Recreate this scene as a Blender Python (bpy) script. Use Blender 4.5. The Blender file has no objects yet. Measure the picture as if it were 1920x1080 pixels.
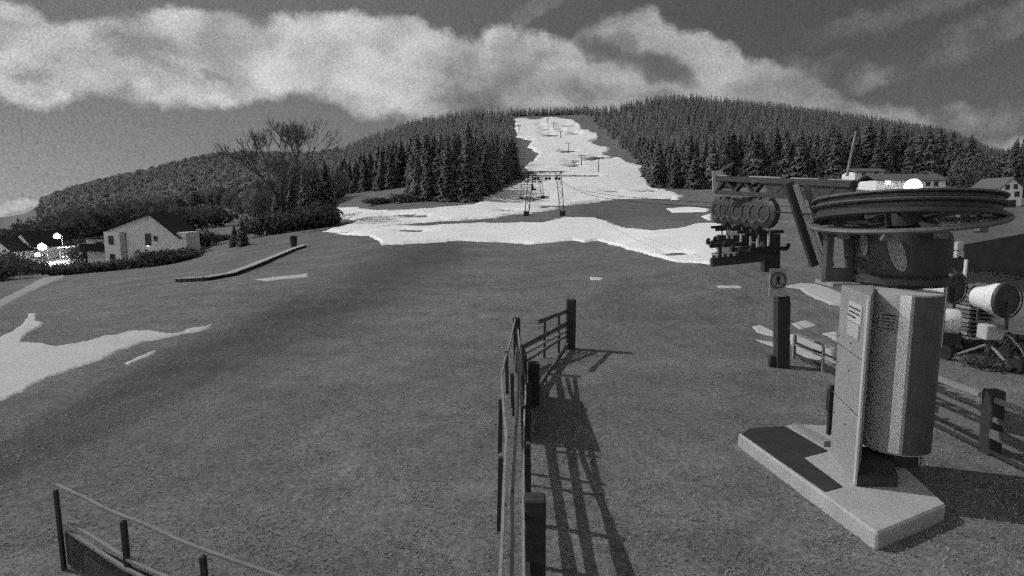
import bpy, bmesh, math, random
import numpy as np
from mathutils import Vector, Matrix

# ---------------------------------------------------------------- camera, light, exposure
SC = bpy.context.scene
C = SC.collection
F = 1150.0                      # focal length in photo pixels (1920 wide)
CZ = 4.5                        # camera height
TH = math.atan(150.0 / F)       # pitch below the horizon
cam = bpy.data.cameras.new('camera'); cam.sensor_width = 36.0; cam.lens = 36.0 * F / 1920.0
cam.clip_start = 0.1; cam.clip_end = 20000
co = bpy.data.objects.new('camera', cam); C.objects.link(co)
co.location = (0, 0, CZ); co.rotation_euler = (math.pi / 2 - TH, 0, 0)
SC.camera = co
SC.view_settings.view_transform = 'Standard'; SC.view_settings.look = 'None'
SC.view_settings.exposure = 0.0; SC.view_settings.gamma = 1.0
SC.render.filter_size = 1.9
SC.cycles.use_denoising = False
SC.cycles.use_adaptive_sampling = True; SC.cycles.adaptive_threshold = 1.0; SC.cycles.adaptive_min_samples = 5
SC.cycles.max_bounces = 4; SC.cycles.diffuse_bounces = 2; SC.cycles.glossy_bounces = 3
SC.cycles.sample_clamp_indirect = 2.0

MOON_EL = math.radians(41.0)
MOON_H = Vector((-0.947, 0.32))                 # horizontal direction towards the moon
md = Vector((MOON_H.x * math.cos(MOON_EL), MOON_H.y * math.cos(MOON_EL), math.sin(MOON_EL)))
sun = bpy.data.lights.new('moon', 'SUN'); sun.energy = 2.5; sun.angle = math.radians(0.5); sun.color = (1, .995, .985)
so = bpy.data.objects.new('moon', sun); C.objects.link(so)
so.rotation_euler = (-md).to_track_quat('-Z', 'Y').to_euler(); so.location = (-30, 10, 40)


def slope_of_row(row):
    uy = (540.0 - row) / F
    return (-math.sin(TH) + uy * math.cos(TH)) / (math.cos(TH) + uy * math.sin(TH))


def azel(px, row):
    ux = (px - 960) / F; uy = (540.0 - row) / F
    x, y, z = ux, math.cos(TH) + uy * math.sin(TH), -math.sin(TH) + uy * math.cos(TH)
    return math.atan2(x, y), math.atan2(z, math.hypot(x, y))


def build_world():
    w = bpy.data.worlds.new('World'); SC.world = w; w.use_nodes = True
    nt = w.node_tree; N = nt.nodes; L = nt.links; N.clear()
    def n(t, **k):
        o = N.new(t)
        for a, b in k.items(): setattr(o, a, b)
        return o
    def M(op, a, b=None, c=None, clamp=False):
        o = n('ShaderNodeMath', operation=op); o.use_clamp = clamp
        for i, v in enumerate((a, b, c)):
            if v is None: continue
            if isinstance(v, (int, float)): o.inputs[i].default_value = v
            else: L.new(v, o.inputs[i])
        return o.outputs[0]
    def sstep(v, a, b, x=0.0, y=1.0):
        o = n('ShaderNodeMapRange', interpolation_type='SMOOTHSTEP')
        L.new(v, o.inputs[0])
        for i, q in zip((1, 2, 3, 4), (a, b, x, y)):
            if isinstance(q, (int, float)): o.inputs[i].default_value = q
            else: L.new(q, o.inputs[i])
        return o.outputs[0]
    tc = n('ShaderNodeTexCoord'); V = tc.outputs['Generated']
    sep = n('ShaderNodeSeparateXYZ'); L.new(V, sep.inputs[0])
    az = M('ARCTAN2', sep.outputs[0], sep.outputs[1]); el = M('ARCSINE', sep.outputs[2])
    def noise(scale, detail=6, rough=.55, stretch=(1, 1, 1), off=0.0):
        mp = n('ShaderNodeMapping'); L.new(V, mp.inputs[0]); mp.inputs['Scale'].default_value = stretch
        mp.inputs['Location'].default_value = (off, off * .7, off * 1.3)
        o = n('ShaderNodeTexNoise'); o.inputs['Scale'].default_value = scale; o.inputs['Detail'].default_value = detail
        o.inputs['Roughness'].default_value = rough; L.new(mp.outputs[0], o.inputs['Vector'])
        return o.outputs[0]
    def curve(pts):
        fc = n('ShaderNodeFloatCurve'); u = M('MULTIPLY_ADD', az, 1 / 1.7, 0.5, True)
        L.new(u, fc.inputs['Value'])
        cv = fc.mapping.curves[0]
        P = [(azel(a, b)[0] / 1.7 + .5, azel(a, b)[1]) for a, b in pts]
        cv.points[0].location = (0, P[0][1]); cv.points[1].location = (1, P[-1][1])
        for p in P: cv.points.new(p[0], p[1])
        fc.mapping.update()
        return fc.outputs[0]
    top = curve([(-60, -30), (30, 2), (75, 18), (95, 38), (180, 26), (260, 5), (330, 6), (420, 18), (500, 36), (590, 24),
                 (680, 24), (760, 36), (830, 44), (885, 62), (940, 55), (1010, 72), (1060, 82), (1090, 48), (1150, 14), (1215, 2),
                 (1250, 40), (1330, 58), (1420, 102), (1490, 125), (1560, 150), (1620, 192), (1700, 202), (1780, 225), (1850, 240), (1980, 240)])
    bot = curve([(-60, 175), (40, 186), (110, 206), (150, 188), (200, 185), (330, 198), (420, 206), (520, 188), (620, 196),
                 (700, 215), (760, 225), (900, 300), (1100, 385), (1980, 385)])
    n1 = M('MULTIPLY_ADD', noise(7, 7, .6), .15, -.075)
    n2 = M('MULTIPLY_ADD', noise(15, 7, .62, off=3.1), .09, -.045)
    e = M('ADD', M('ADD', el, M('MULTIPLY', n1, .55)), M('MULTIPLY', n2, .6))
    dt = M('SUBTRACT', top, e); db = M('SUBTRACT', e, bot)
    mask = M('MULTIPLY', sstep(dt, -.004, .013), sstep(db, -.006, .016))
    # the holes and the faint wisps at right
    def blob(px, row, rx, ry, amp, ang=0.0):
        a0, e0 = azel(px, row)
        da = M('SUBTRACT', az, a0); de = M('SUBTRACT', e, e0)
        ca, sa = math.cos(ang), math.sin(ang)
        u = M('ADD', M('MULTIPLY', da, ca), M('MULTIPLY', de, sa)); v = M('SUBTRACT', M('MULTIPLY', de, ca), M('MULTIPLY', da, sa))
        d = M('ADD', M('POWER', M('ABSOLUTE', M('DIVIDE', u, rx / F)), 2), M('POWER', M('ABSOLUTE', M('DIVIDE', v, ry / F)), 2))
        return M('MULTIPLY', sstep(d, 1.3, .1), amp)
    for b in ((1245, 130, 75, 26, .85, -.5), (1130, 92, 75, 22, .8, -.35), (1090, 30, 40, 30, .8, 0), (400, 146, 30, 7, .5, 0), (60, 140, 30, 8, .5, 0)):
        mask = M('MULTIPLY', mask, M('SUBTRACT', 1.0, blob(*b), None, True))
    wis = M('ADD', M('ADD', blob(1575, 130, 85, 34, .45, -.25), blob(1850, 60, 170, 30, .28, .35)), M('ADD', blob(1000, 30, 110, 18, .3, .55), blob(1700, 20, 150, 18, .18, .1)))
    wis = M('ADD', wis, M('ADD', blob(1790, 222, 90, 26, .5), blob(60, 398, 180, 10, .55, .2)))
    wis = M('MULTIPLY', wis, sstep(noise(9, 7, .65, off=1.7), .35, .62))
    soft = noise(4.2, 5, .5, (1, 1, 2.2), 5.0)
    soft2 = noise(11, 6, .55, (1, 1, 1.6), 2.2)
    inner = M('ADD', sstep(soft, .36, .62, .20, .42), sstep(soft2, .36, .64, -.07, .13))
    rim = M('ADD', sstep(dt, .10, .012, 0, .11), sstep(db, .075, .01, 0, .13))
    # the clouds are lit most on the left, nearest the moon
    cl = M('MULTIPLY', M('ADD', inner, rim), sstep(az, -.3, .55, 1.0, .78))
    nzs = M('MULTIPLY_ADD', noise(430, 1, .5), 1.0, -.5)
    base = M('ADD', sstep(az, -.6, .45, .165, .082), M('MULTIPLY', sstep(el, .28, .0), .05))
    base = M('ADD', base, M('MULTIPLY', sstep(el, .16, -.02), M('MULTIPLY', sstep(az, -.3, -.75), .10)))
    sky = n('ShaderNodeTexSky'); sky.sky_type = 'NISHITA'; sky.sun_disc = False
    sky.sun_elevation = MOON_EL; sky.sun_rotation = math.atan2(MOON_H.x, MOON_H.y)
    bw = n('ShaderNodeRGBToBW'); L.new(sky.outputs[0], bw.inputs[0])
    base = M('ADD', base, M('MULTIPLY', bw.outputs[0], .002))
    mixc = M('ADD', M('MULTIPLY', base, M('SUBTRACT', 1.0, mask)), M('MULTIPLY', cl, mask))
    mixc = M('ADD', mixc, M('MULTIPLY', wis, M('MULTIPLY', M('SUBTRACT', 1.0, mask), .30)))
    mixc = M('MULTIPLY', mixc, M('MULTIPLY_ADD', nzs, 1.0, 1.0))
    # scattered moonlit cloud over the rest of the sky, out of the frame
    hi = M('MULTIPLY', sstep(noise(2.6, 6, .55, off=8.0), .42, .62), .26)
    away = M('MAXIMUM', sstep(el, .42, .62), sstep(M('ABSOLUTE', az), .85, 1.15))
    # bright fill added to the unseen sky, left and behind, for camera-facing surfaces
    fill_bank = M('MULTIPLY', M('MULTIPLY', M('MULTIPLY', sstep(az, -1.15, -1.7), sstep(az, -3.1, -2.55)), sstep(el, .75, .45)), sstep(noise(3.4, 5, .55, off=4.4), .3, .6, .45, .85))
    out = M('ADD', M('ADD', mixc, M('MULTIPLY', hi, away)), fill_bank)
    out = M('MULTIPLY', out, sstep(el, -.12, -.02, .35, 1.0))
    out = M('MULTIPLY', out, 10.0)
    bg = n('ShaderNodeBackground'); bg.inputs['Strength'].default_value = 0.1
    cmb = n('ShaderNodeCombineColor')
    for i in range(3): L.new(out, cmb.inputs[i])
    L.new(cmb.outputs[0], bg.inputs[0])
    wo = n('ShaderNodeOutputWorld'); L.new(bg.outputs[0], wo.inputs[0])
build_world()

# ---------------------------------------------------------------- terrain
FLAT = None
DK = [5, 20, 36, 52, 65, 90, 130, 180, 250, 350, 500, 700, 1000, 1500, 3000]
TT = {
 -400: [560, 545, 535, 515, 490, 470, 450, 440, 432, 425, 420, 418],
 0:    [575, 563, 545, 515, 488, 470, 452, 440, 430, 424, 420, 418],
 130:  [565, 545, 527, 508, 480, 460, 445, 425, 400, 376, 368, 385],
 300:  [550, 520, 508, 494, 462, 430, 415, 398, 368, 340, 325, 340],
 450:  [540, 500, 482, 462, 440, 425, 405, 375, 342, 314, 298, 330],
 600:  [536, 492, 468, 440, 418, 395, 375, 355, 330, 308, 300, 330],
 700:  [534, 485, 458, 430, 405, 375, 355, 335, 305, 280, 272, 300],
 800:  [533, 485, 456, 425, 395, 365, 340, 310, 275, 252, 238, 270],
 900:  [532, 485, 456, 422, 390, 368, 342, 310, 275, 248, 222, 250],
 960:  [530, 484, 457, 420, 390, 374, 345, 315, 286, 257, 219, 250],
 1040: [527, 480, 452, 418, 388, 368, 341, 312, 284, 256, 217, 250],
 1130: [520, 470, 448, 418, 388, 366, 338, 312, 284, 250, 213, 245],
 1250: [505, 445, 430, 408, 385, 366, 346, 315, 270, 222, 192, 220],
 1340: [490, 440, 425, 400, 378, 360, 345, 310, 262, 222, 204, 235],
 1450: [488, 442, 422, 395, 370, 354, 338, 305, 262, 228, 216, 245],
 1600: [490, 440, 420, 385, 357, 346, 333, 305, 272, 246, 238, 260],
 1750: [500, 445, 422, 388, 360, 348, 336, 315, 288, 268, 262, 280],
 1900: [515, 465, 440, 408, 385, 372, 358, 345, 325, 310, 305, 320],
 2300: [520, 470, 445, 412, 390, 378, 364, 350, 332, 318, 312, 325]}


def pchip(xk, yk, x):
    xk = np.asarray(xk, float); yk = np.asarray(yk, float)
    h = np.diff(xk); d = np.diff(yk, axis=0) / h.reshape((-1,) + (1,) * (yk.ndim - 1))
    m = np.zeros_like(yk)
    a, b = d[:-1], d[1:]
    s = (a * b) > 0
    m[1:-1] = np.where(s, 2 * a * b / np.where(s, a + b, 1), 0)
    m[0] = d[0]; m[-1] = d[-1]
    i = np.clip(np.searchsorted(xk, x) - 1, 0, len(xk) - 2)
    hh = h[i]; t = (x - xk[i]) / hh
    sh = (-1,) + (1,) * (yk.ndim - 1)
    t = t.reshape(sh); hh = hh.reshape(sh)
    return ((1 + 2 * t) * (1 - t) ** 2 * yk[i] + t * (1 - t) ** 2 * hh * m[i] + t * t * (3 - 2 * t) * yk[i + 1] + t * t * (t - 1) * hh * m[i + 1])


A_K = []; Zc = []
LN = np.linspace(math.log(5), math.log(3000), 400)
for px in sorted(TT):
    A_K.append((px - 960) / F / math.cos(TH))
    zs = [0.0, 0.0]
    for d, r in zip(DK[2:-1], TT[px]): zs.append(CZ + slope_of_row(r) * d)
    zs.append(zs[-1])
    Zc.append(pchip(np.log(DK), zs, LN))
Zc = np.array(Zc)
AG = np.linspace(A_K[0], A_K[-1], 500)
ZT = pchip(A_K, Zc, AG)                         # [a, lnd]


def smooth(Z, k, ax):
    w = np.hanning(k + 2)[1:-1]; w /= w.sum()
    pad = [(0, 0), (0, 0)]; pad[ax] = (k // 2, k // 2)
    Zp = np.pad(Z, pad, mode='edge'); out = 0
    for i in range(k):
        sl = [slice(None), slice(None)]; sl[ax] = slice(i, i + Z.shape[ax]); out = out + w[i] * Zp[tuple(sl)]
    return out
ZT = smooth(smooth(ZT, 15, 0), 9, 1)
rs = np.random.RandomState(4)


def wave(x, y):
    return (np.sin(x * .61 + 1.3 * np.sin(y * .23)) * np.sin(y * .47 + .9 * np.sin(x * .31)) * .5 + .5 * np.sin(x * .19 + 2) * np.sin(y * .13 + 1))


def H(x, y):
    x = np.asarray(x, float); y = np.asarray(y, float)
    yy = np.maximum(y, 5.0)
    a = np.clip(x / yy, AG[0], AG[-1]); l = np.clip(np.log(yy), LN[0], LN[-1])
    fi = (a - AG[0]) / (AG[1] - AG[0]); fj = (l - LN[0]) / (LN[1] - LN[0])
    i = np.clip(fi.astype(int), 0, len(AG) - 2); j = np.clip(fj.astype(int), 0, len(LN) - 2)
    u = fi - i; v = fj - j
    z = (1 - u) * (1 - v) * ZT[i, j] + u * (1 - v) * ZT[i + 1, j] + (1 - u) * v * ZT[i, j + 1] + u * v * ZT[i + 1, j + 1]
    k = np.clip((y - 14) / 30, 0, 1)
    return z + wave(x, y) * .10 * k + wave(x * .3, y * .3) * .25 * np.clip((y - 40) / 100, 0, 1)


def h(x, y): return float(H(np.array([x]), np.array([y]))[0])


def P(px, row, z=0.0):
    """where the sight line through a photo point meets the level z"""
    ux = (px - 960) / F; uy = (540.0 - row) / F
    dy = math.cos(TH) + uy * math.sin(TH); dz = -math.sin(TH) + uy * math.cos(TH)
    t = (z - CZ) / dz
    return Vector((ux * t, dy * t, z))


def D(px, row, d):
    ux = (px - 960) / F; uy = (540.0 - row) / F
    dy = math.cos(TH) + uy * math.sin(TH); dz = -math.sin(TH) + uy * math.cos(TH)
    return Vector((ux * d / dy, d, CZ + dz * d / dy))


def at(px, d):
    """ground point at depth d on azimuth px"""
    v = D(px, 400, d); return Vector((v.x, d, h(v.x, d)))


def G(px, row):
    ds = np.exp(np.linspace(math.log(4), math.log(1400), 4000))
    ux = (px - 960) / F; uy = (540.0 - row) / F
    dy = math.cos(TH) + uy * math.sin(TH); dz = -math.sin(TH) + uy * math.cos(TH)
    x = ux * ds / dy; z = CZ + dz * ds / dy; g = H(x, ds)
    k = np.argmax(g > z) if (g > z).any() else len(ds) - 1
    return Vector((x[k], ds[k], g[k]))


def project(x, y, z):
    dz = z - CZ
    f = y * math.cos(TH) - dz * math.sin(TH); u = y * math.sin(TH) + dz * math.cos(TH)
    f = np.maximum(f, .1)
    return 960 + F * x / f, 540 - F * u / f

# ---------------------------------------------------------------- materials
def mat(name, v, rough=.8, metal=0.0, var=.25, scale=8.0, bump=.0, fine=0.0, fscale=60.0, coords='Object', spec=.3, stretch=(1, 1, 1), emit=None):
    m = bpy.data.materials.new(name); m.use_nodes = True
    nt = m.node_tree; N = nt.nodes; L = nt.links
    b = N['Principled BSDF']
    b.inputs['Roughness'].default_value = rough; b.inputs['Metallic'].default_value = metal
    b.inputs['Specular IOR Level'].default_value = spec
    tc = N.new('ShaderNodeTexCoord')
    src = tc.outputs['Object']
    if coords == 'World':
        g = N.new('ShaderNodeNewGeometry'); src = g.outputs['Position']
    mp = N.new('ShaderNodeMapping'); mp.inputs['Scale'].default_value = stretch; L.new(src, mp.inputs[0])
    n1 = N.new('ShaderNodeTexNoise'); n1.inputs['Scale'].default_value = scale; n1.inputs['Detail'].default_value = 5; n1.inputs['Roughness'].default_value = .6
    L.new(mp.outputs[0], n1.inputs['Vector'])
    r = N.new('ShaderNodeMapRange'); r.inputs[1].default_value = .25; r.inputs[2].default_value = .75
    r.inputs[3].default_value = v * (1 - var); r.inputs[4].default_value = v * (1 + var)
    L.new(n1.outputs[0], r.inputs[0]); val = r.outputs[0]
    if fine:
        n2 = N.new('ShaderNodeTexNoise'); n2.inputs['Scale'].default_value = fscale; n2.inputs['Detail'].default_value = 2
        L.new(mp.outputs[0], n2.inputs['Vector'])
        r2 = N.new('ShaderNodeMapRange'); r2.inputs[1].default_value = .2; r2.inputs[2].default_value = .8
        r2.inputs[3].default_value = 1 - fine; r2.inputs[4].default_value = 1 + fine
        L.new(n2.outputs[0], r2.inputs[0])
        mu = N.new('ShaderNodeMath'); mu.operation = 'MULTIPLY'; L.new(val, mu.inputs[0]); L.new(r2.outputs[0], mu.inputs[1]); val = mu.outputs[0]
    cc = N.new('ShaderNodeCombineColor')
    for i in range(3): L.new(val, cc.inputs[i])
    L.new(cc.outputs[0], b.inputs['Base Color'])
    if bump:
        bp = N.new('ShaderNodeBump'); bp.inputs['Strength'].default_value = bump; bp.inputs['Distance'].default_value = .02
        L.new(n1.outputs[0], bp.inputs['Height']); L.new(bp.outputs[0], b.inputs['Normal'])
    if emit:
        b.inputs['Emission Color'].default_value = (1, 1, 1, 1); b.inputs['Emission Strength'].default_value = emit
    return m


def ground_mat(name, v, tone=False):
    """grass: clumps at several sizes whose grain coarsens with distance from the village green outwards"""
    m = bpy.data.materials.new(name); m.use_nodes = True
    nt = m.node_tree; N = nt.nodes; L = nt.links; b = N['Principled BSDF']
    b.inputs['Roughness'].default_value = .95; b.inputs['Specular IOR Level'].default_value = .1
    g = N.new('ShaderNodeNewGeometry')
    def M(op, a, c=None):
        o = N.new('ShaderNodeMath'); o.operation = op
        for i, q in enumerate((a, c)):
            if q is None: continue
            if isinstance(q, (int, float)): o.inputs[i].default_value = q
            else: L.new(q, o.inputs[i])
        return o.outputs[0]
    def noise(scale, lo, hi, det=4, rg=.6, st=(1, 1, 1)):
        mp = N.new('ShaderNodeMapping'); mp.inputs['Scale'].default_value = st; L.new(g.outputs['Position'], mp.inputs[0])
        o = N.new('ShaderNodeTexNoise'); o.inputs['Scale'].default_value = scale; o.inputs['Detail'].default_value = det; o.inputs['Roughness'].default_value = rg
        L.new(mp.outputs[0], o.inputs['Vector'])
        r = N.new('ShaderNodeMapRange'); r.inputs[1].default_value = .25; r.inputs[2].default_value = .75; r.inputs[3].default_value = lo; r.inputs[4].default_value = hi
        L.new(o.outputs[0], r.inputs[0]); return r.outputs[0], o.outputs[0]
    a, _ = noise(.12, .80, 1.20, 4, .6, (1, 1.3, 1))
    c, ch = noise(.9, .70, 1.30, 6, .72, (1.2, .8, 1))
    g3, _ = noise(.38, .82, 1.18, 5, .6, (.7, 1.3, 1))
    d, dh = noise(9, .50, 1.50, 3, .7)
    f2, _ = noise(2.6, .78, 1.22, 4, .75)
    e, eh = noise(38, .40, 1.60, 2, .7)
    k = M('MULTIPLY', M('MULTIPLY', M('MULTIPLY', M('MULTIPLY', a, g3), c), M('MULTIPLY', M('MULTIPLY', d, f2), e)), v)
    if tone:
        at_ = N.new('ShaderNodeAttribute'); at_.attribute_name = 'tone'
        k = M('MULTIPLY', k, at_.outputs['Fac'])
    cc = N.new('ShaderNodeCombineColor')
    for i in range(3): L.new(k, cc.inputs[i])
    L.new(cc.outputs[0], b.inputs['Base Color'])
    bp = N.new('ShaderNodeBump'); bp.inputs['Strength'].default_value = .45; bp.inputs['Distance'].default_value = .03
    L.new(M('ADD', dh, M('MULTIPLY', eh, .5)), bp.inputs['Height']); L.new(bp.outputs[0], b.inputs['Normal'])
    return m


M_GRASS = ground_mat('dormant_grass', .146, True)
M_TUFT = mat('dry_grass_blades', .34, .95, var=.35, scale=1.5, coords='World', fine=.3, fscale=12, spec=.05)
M_SNOW = mat('old_snow', .77, .7, var=.11, scale=.16, coords='World', fine=.05, fscale=5, bump=.1)
M_SNOWD = mat('dirty_snow', .47, .7, var=.10, scale=.8, coords='World', fine=.10, fscale=9, bump=.2)
M_ROAD = mat('gravel_track', .26, .9, var=.15, scale=1.2, coords='World', fine=.25, fscale=14)
M_WOOD = mat('weathered_wood', .13, .85, var=.35, scale=5, stretch=(4, 4, 4), fine=.3, fscale=30, bump=.2)
M_WOODL = mat('pale_weathered_wood', .24, .8, var=.25, scale=5, fine=.25, fscale=30, bump=.2)
M_DARK = mat('tarred_wood', .04, .8, var=.3, scale=6, fine=.3, fscale=30)
M_STEEL = mat('galvanised_steel', .22, .5, .3, var=.2, scale=5, fine=.15)
M_RIM = mat('worn_rim_steel', .14, .6, .2, var=.3, scale=5, fine=.2)
M_DSTEEL = mat('dark_painted_steel', .05, .5, .1, var=.3, scale=6, fine=.2, spec=.4)
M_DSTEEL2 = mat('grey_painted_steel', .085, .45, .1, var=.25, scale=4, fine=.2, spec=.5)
M_BLACK = mat('black_rubber', .025, .8, var=.3, scale=8)
M_COLUMN = mat('pale_column_paint', .27, .55, var=.10, scale=2.5, fine=.12, fscale=40, spec=.4)
M_COVER = mat('grey_sheet_cover', .38, .75, .0, var=.12, scale=3, fine=.12, fscale=40, spec=.5)
M_GLINT = mat('painted_glint', .97, .5, .25, var=.05, scale=3)  # near-white colour standing in for the highlight on the cover
M_WHITE = mat('white_plastic', .72, .5, var=.06, scale=4, spec=.4)
M_PLATE = mat('pale_plate', .45, .6, var=.08, scale=6)
M_CONC = mat('concrete', .36, .85, var=.14, scale=2.2, fine=.22, fscale=30, bump=.2)
M_MAT = mat('dark_rubber_sheet', .032, .8, var=.3, scale=3, fine=.3, fscale=30)
M_PLASTER = mat('pale_render', .72, .9, var=.08, scale=.8, fine=.12, fscale=8)
M_PLASTER2 = mat('white_render', .78, .9, var=.08, scale=.8, fine=.12, fscale=8)
M_ROOF = mat('dark_roof_tiles', .04, .98, spec=.03, var=.3, scale=2, fine=.3, fscale=10)
M_FELT = mat('roofing_felt', .018, 1.0, var=.3, scale=2, fine=.3, fscale=10, spec=.0)
M_ROOFM = mat('grey_roof_tiles', .11, .75, var=.2, scale=2, fine=.3, fscale=10)
M_GLASS = mat('dark_window', .03, .25, var=.1, scale=1, spec=.6)
M_CONIF = mat('spruce_needles', .25, .95, var=.32, scale=.35, coords='World', fine=.5, fscale=2.2, spec=.1)
M_CONIFD = mat('far_spruce_needles', .23, .95, var=.35, scale=.06, coords='World', fine=.25, fscale=.8, spec=.1)
M_LARCH = mat('bare_larch', .30, .95, var=.3, scale=.5, coords='World', fine=.3, fscale=2.2, spec=.1)
M_WOODLAND = mat('woodland_crowns', .16, .95, var=.35, scale=.08, coords='World', fine=.3, fscale=1.2, spec=.1)
M_TWIG = mat('bare_twigs', .13, .9, var=.3, scale=1, coords='World', spec=.1)
M_BARK = mat('bark', .06, .9, var=.3, scale=4)
M_HEDGE = mat('hedge_leaves', .10, .9, var=.5, scale=1.2, coords='World', fine=.4, fscale=7, spec=.1)
M_LAMP = mat('lamp_glass', .9, .4, emit=4.0)
M_WARM = mat('lit_window', .9, .4, emit=2.5)
M_INK = mat('dark_print', .03, .7, var=.1)

def leafy_light(m, k=.45):
    """needles and leaves let part of the light through"""
    nt = m.node_tree; N = nt.nodes; L = nt.links; b = N['Principled BSDF']; out = N['Material Output']
    t = N.new('ShaderNodeBsdfTranslucent'); mx = N.new('ShaderNodeMixShader'); mx.inputs[0].default_value = k
    L.new(b.inputs['Base Color'].links[0].from_socket, t.inputs['Color'])
    L.new(b.outputs[0], mx.inputs[1]); L.new(t.outputs[0], mx.inputs[2]); L.new(mx.outputs[0], out.inputs['Surface'])
for q_ in (M_CONIF, M_CONIFD, M_LARCH, M_WOODLAND, M_HEDGE, M_TUFT): leafy_light(q_, .6 if q_ in (M_CONIF, M_CONIFD) else .45)

# ---------------------------------------------------------------- helpers
class MB:
    def __init__(s): s.v = []; s.f = []; s.sm = False
    def add(s, vs, fs):
        o = len(s.v); s.v += [tuple(q) for q in vs]; s.f += [tuple(i + o for i in f) for f in fs]; return s
    def box(s, c, sz, rot=None):
        x, y, z = sz[0] / 2, sz[1] / 2, sz[2] / 2
        vs = [Vector((a * x, b * y, e * z)) for a, b, e in ((-1, -1, -1), (1, -1, -1), (1, 1, -1), (-1, 1, -1), (-1, -1, 1), (1, -1, 1), (1, 1, 1), (-1, 1, 1))]
        if rot is not None: vs = [rot @ q for q in vs]
        c = Vector(c)
        return s.add([q + c for q in vs], [(0, 3, 2, 1), (4, 5, 6, 7), (0, 1, 5, 4), (1, 2, 6, 5), (2, 3, 7, 6), (3, 0, 4, 7)])
    def bar(s, a, b, w, t, up=Vector((0, 0, 1))):
        """a box from a to b: t thick across, w tall"""
        a = Vector(a); b = Vector(b); d = (b - a); l = d.length; d.normalize()
        sd = d.cross(up)
        if sd.length < 1e-4: sd = d.cross(Vector((0, 1, 0)))
        sd.normalize(); u = sd.cross(d)
        R = Matrix((sd, d, u)).transposed()
        return s.box((a + b) / 2, (t, l, w), R)
    def tube(s, a, b, r0, r1=None, n=8, cap=True):
        r1 = r0 if r1 is None else r1
        a = Vector(a); b = Vector(b); d = (b - a).normalized()
        u = d.cross(Vector((0, 0, 1)))
        if u.length < 1e-3: u = Vector((1, 0, 0))
        u.normalize(); w = d.cross(u)
        vs = []
        for c, r in ((a, r0), (b, r1)):
            for i in range(n):
                t = 2 * math.pi * i / n; vs.append(c + u * (r * math.cos(t)) + w * (r * math.sin(t)))
        fs = [(i, (i + 1) % n, n + (i + 1) % n, n + i) for i in range(n)]
        if cap: fs += [tuple(range(n))[::-1], tuple(range(n, 2 * n))]
        return s.add(vs, fs)
    def path(s, pts, r, n=6):
        for a, b in zip(pts, pts[1:]): s.tube(a, b, r, r, n, True)
        return s
    def prism(s, pts, z0, z1):
        n = len(pts)
        vs = [(p[0], p[1], z0) for p in pts] + [(p[0], p[1], z1) for p in pts]
        return s.add(vs, [tuple(range(n))[::-1], tuple(range(n, 2 * n))] + [(i, (i + 1) % n, n + (i + 1) % n, n + i) for i in range(n)])
    def extr(s, pts, off):
        """polygon of 3-D points pushed along off"""
        n = len(pts); off = Vector(off); pts = [Vector(p) for p in pts]
        return s.add(pts + [p + off for p in pts], [tuple(range(n))[::-1], tuple(range(n, 2 * n))] + [(i, (i + 1) % n, n + (i + 1) % n, n + i) for i in range(n)])
    def lathe(s, prof, c, n=32, axis=None, closed=False):
        R = Matrix.Identity(3) if axis is None else Vector(axis).to_track_quat('Z', 'Y').to_matrix()
        c = Vector(c); vs = []; m = len(prof)
        for r, z in prof:
            for i in range(n):
                t = 2 * math.pi * i / n; vs.append(c + R @ Vector((r * math.cos(t), r * math.sin(t), z)))
        fs = []
        for j in range(m if closed else m - 1):
            k = (j + 1) % m
            for i in range(n): fs.append((j * n + i, j * n + (i + 1) % n, k * n + (i + 1) % n, k * n + i))
        if not closed:
            if prof[0][0] > 1e-6: fs.append(tuple(range(n))[::-1])
            if prof[-1][0] > 1e-6: fs.append(tuple(range((m - 1) * n, m * n)))
        return s.add(vs, fs)
    def build(s, name, m, parent=None, smooth=False, bevel=0.0):
        me = bpy.data.meshes.new(name); off = wpos(parent)
        me.from_pydata([(v[0] - off[0], v[1] - off[1], v[2] - off[2]) for v in s.v], [], s.f)
        bm = bmesh.new(); bm.from_mesh(me); bmesh.ops.recalc_face_normals(bm, faces=bm.faces)
        if bevel: bmesh.ops.bevel(bm, geom=list(bm.edges), offset=bevel, segments=1, affect='EDGES', clamp_overlap=True)
        bm.to_mesh(me); bm.free()
        if smooth:
            me.polygons.foreach_set('use_smooth', [True] * len(me.polygons)); me.set_sharp_from_angle(angle=math.radians(40))
        me.materials.append(m); o = bpy.data.objects.new(name, me); C.objects.link(o)
        if parent: o.parent = parent
        return o


def wpos(o):
    p = Vector((0, 0, 0))
    while o: p += o.location; o = o.parent
    return p


def tag(o, label=None, cat=None, group=None, kind=None):
    if label: o['label'] = label
    if cat: o['category'] = cat
    if group: o['group'] = group
    if kind: o['kind'] = kind
    return o


def thing(name, label, cat, loc, group=None):
    o = bpy.data.objects.new(name, None); C.objects.link(o); o.location = loc; o.empty_display_size = .3
    return tag(o, label, cat, group)


def copy_tree(o, parent=None):
    c = o.copy(); C.objects.link(c); c.parent = parent
    for k in o.children: copy_tree(k, c)
    return c


def np_mesh(name, V, Fq, m, smooth=False):
    me = bpy.data.meshes.new(name)
    me.vertices.add(len(V)); me.vertices.foreach_set('co', np.asarray(V, np.float32).ravel())
    nf, k = Fq.shape
    me.loops.add(nf * k); me.loops.foreach_set('vertex_index', Fq.astype(np.int32).ravel())
    me.polygons.add(nf); me.polygons.foreach_set('loop_start', np.arange(0, nf * k, k, dtype=np.int32))
    me.update(calc_edges=True)
    if smooth: me.polygons.foreach_set('use_smooth', np.ones(nf, bool))
    me.materials.append(m); me.validate()
    return me

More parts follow.
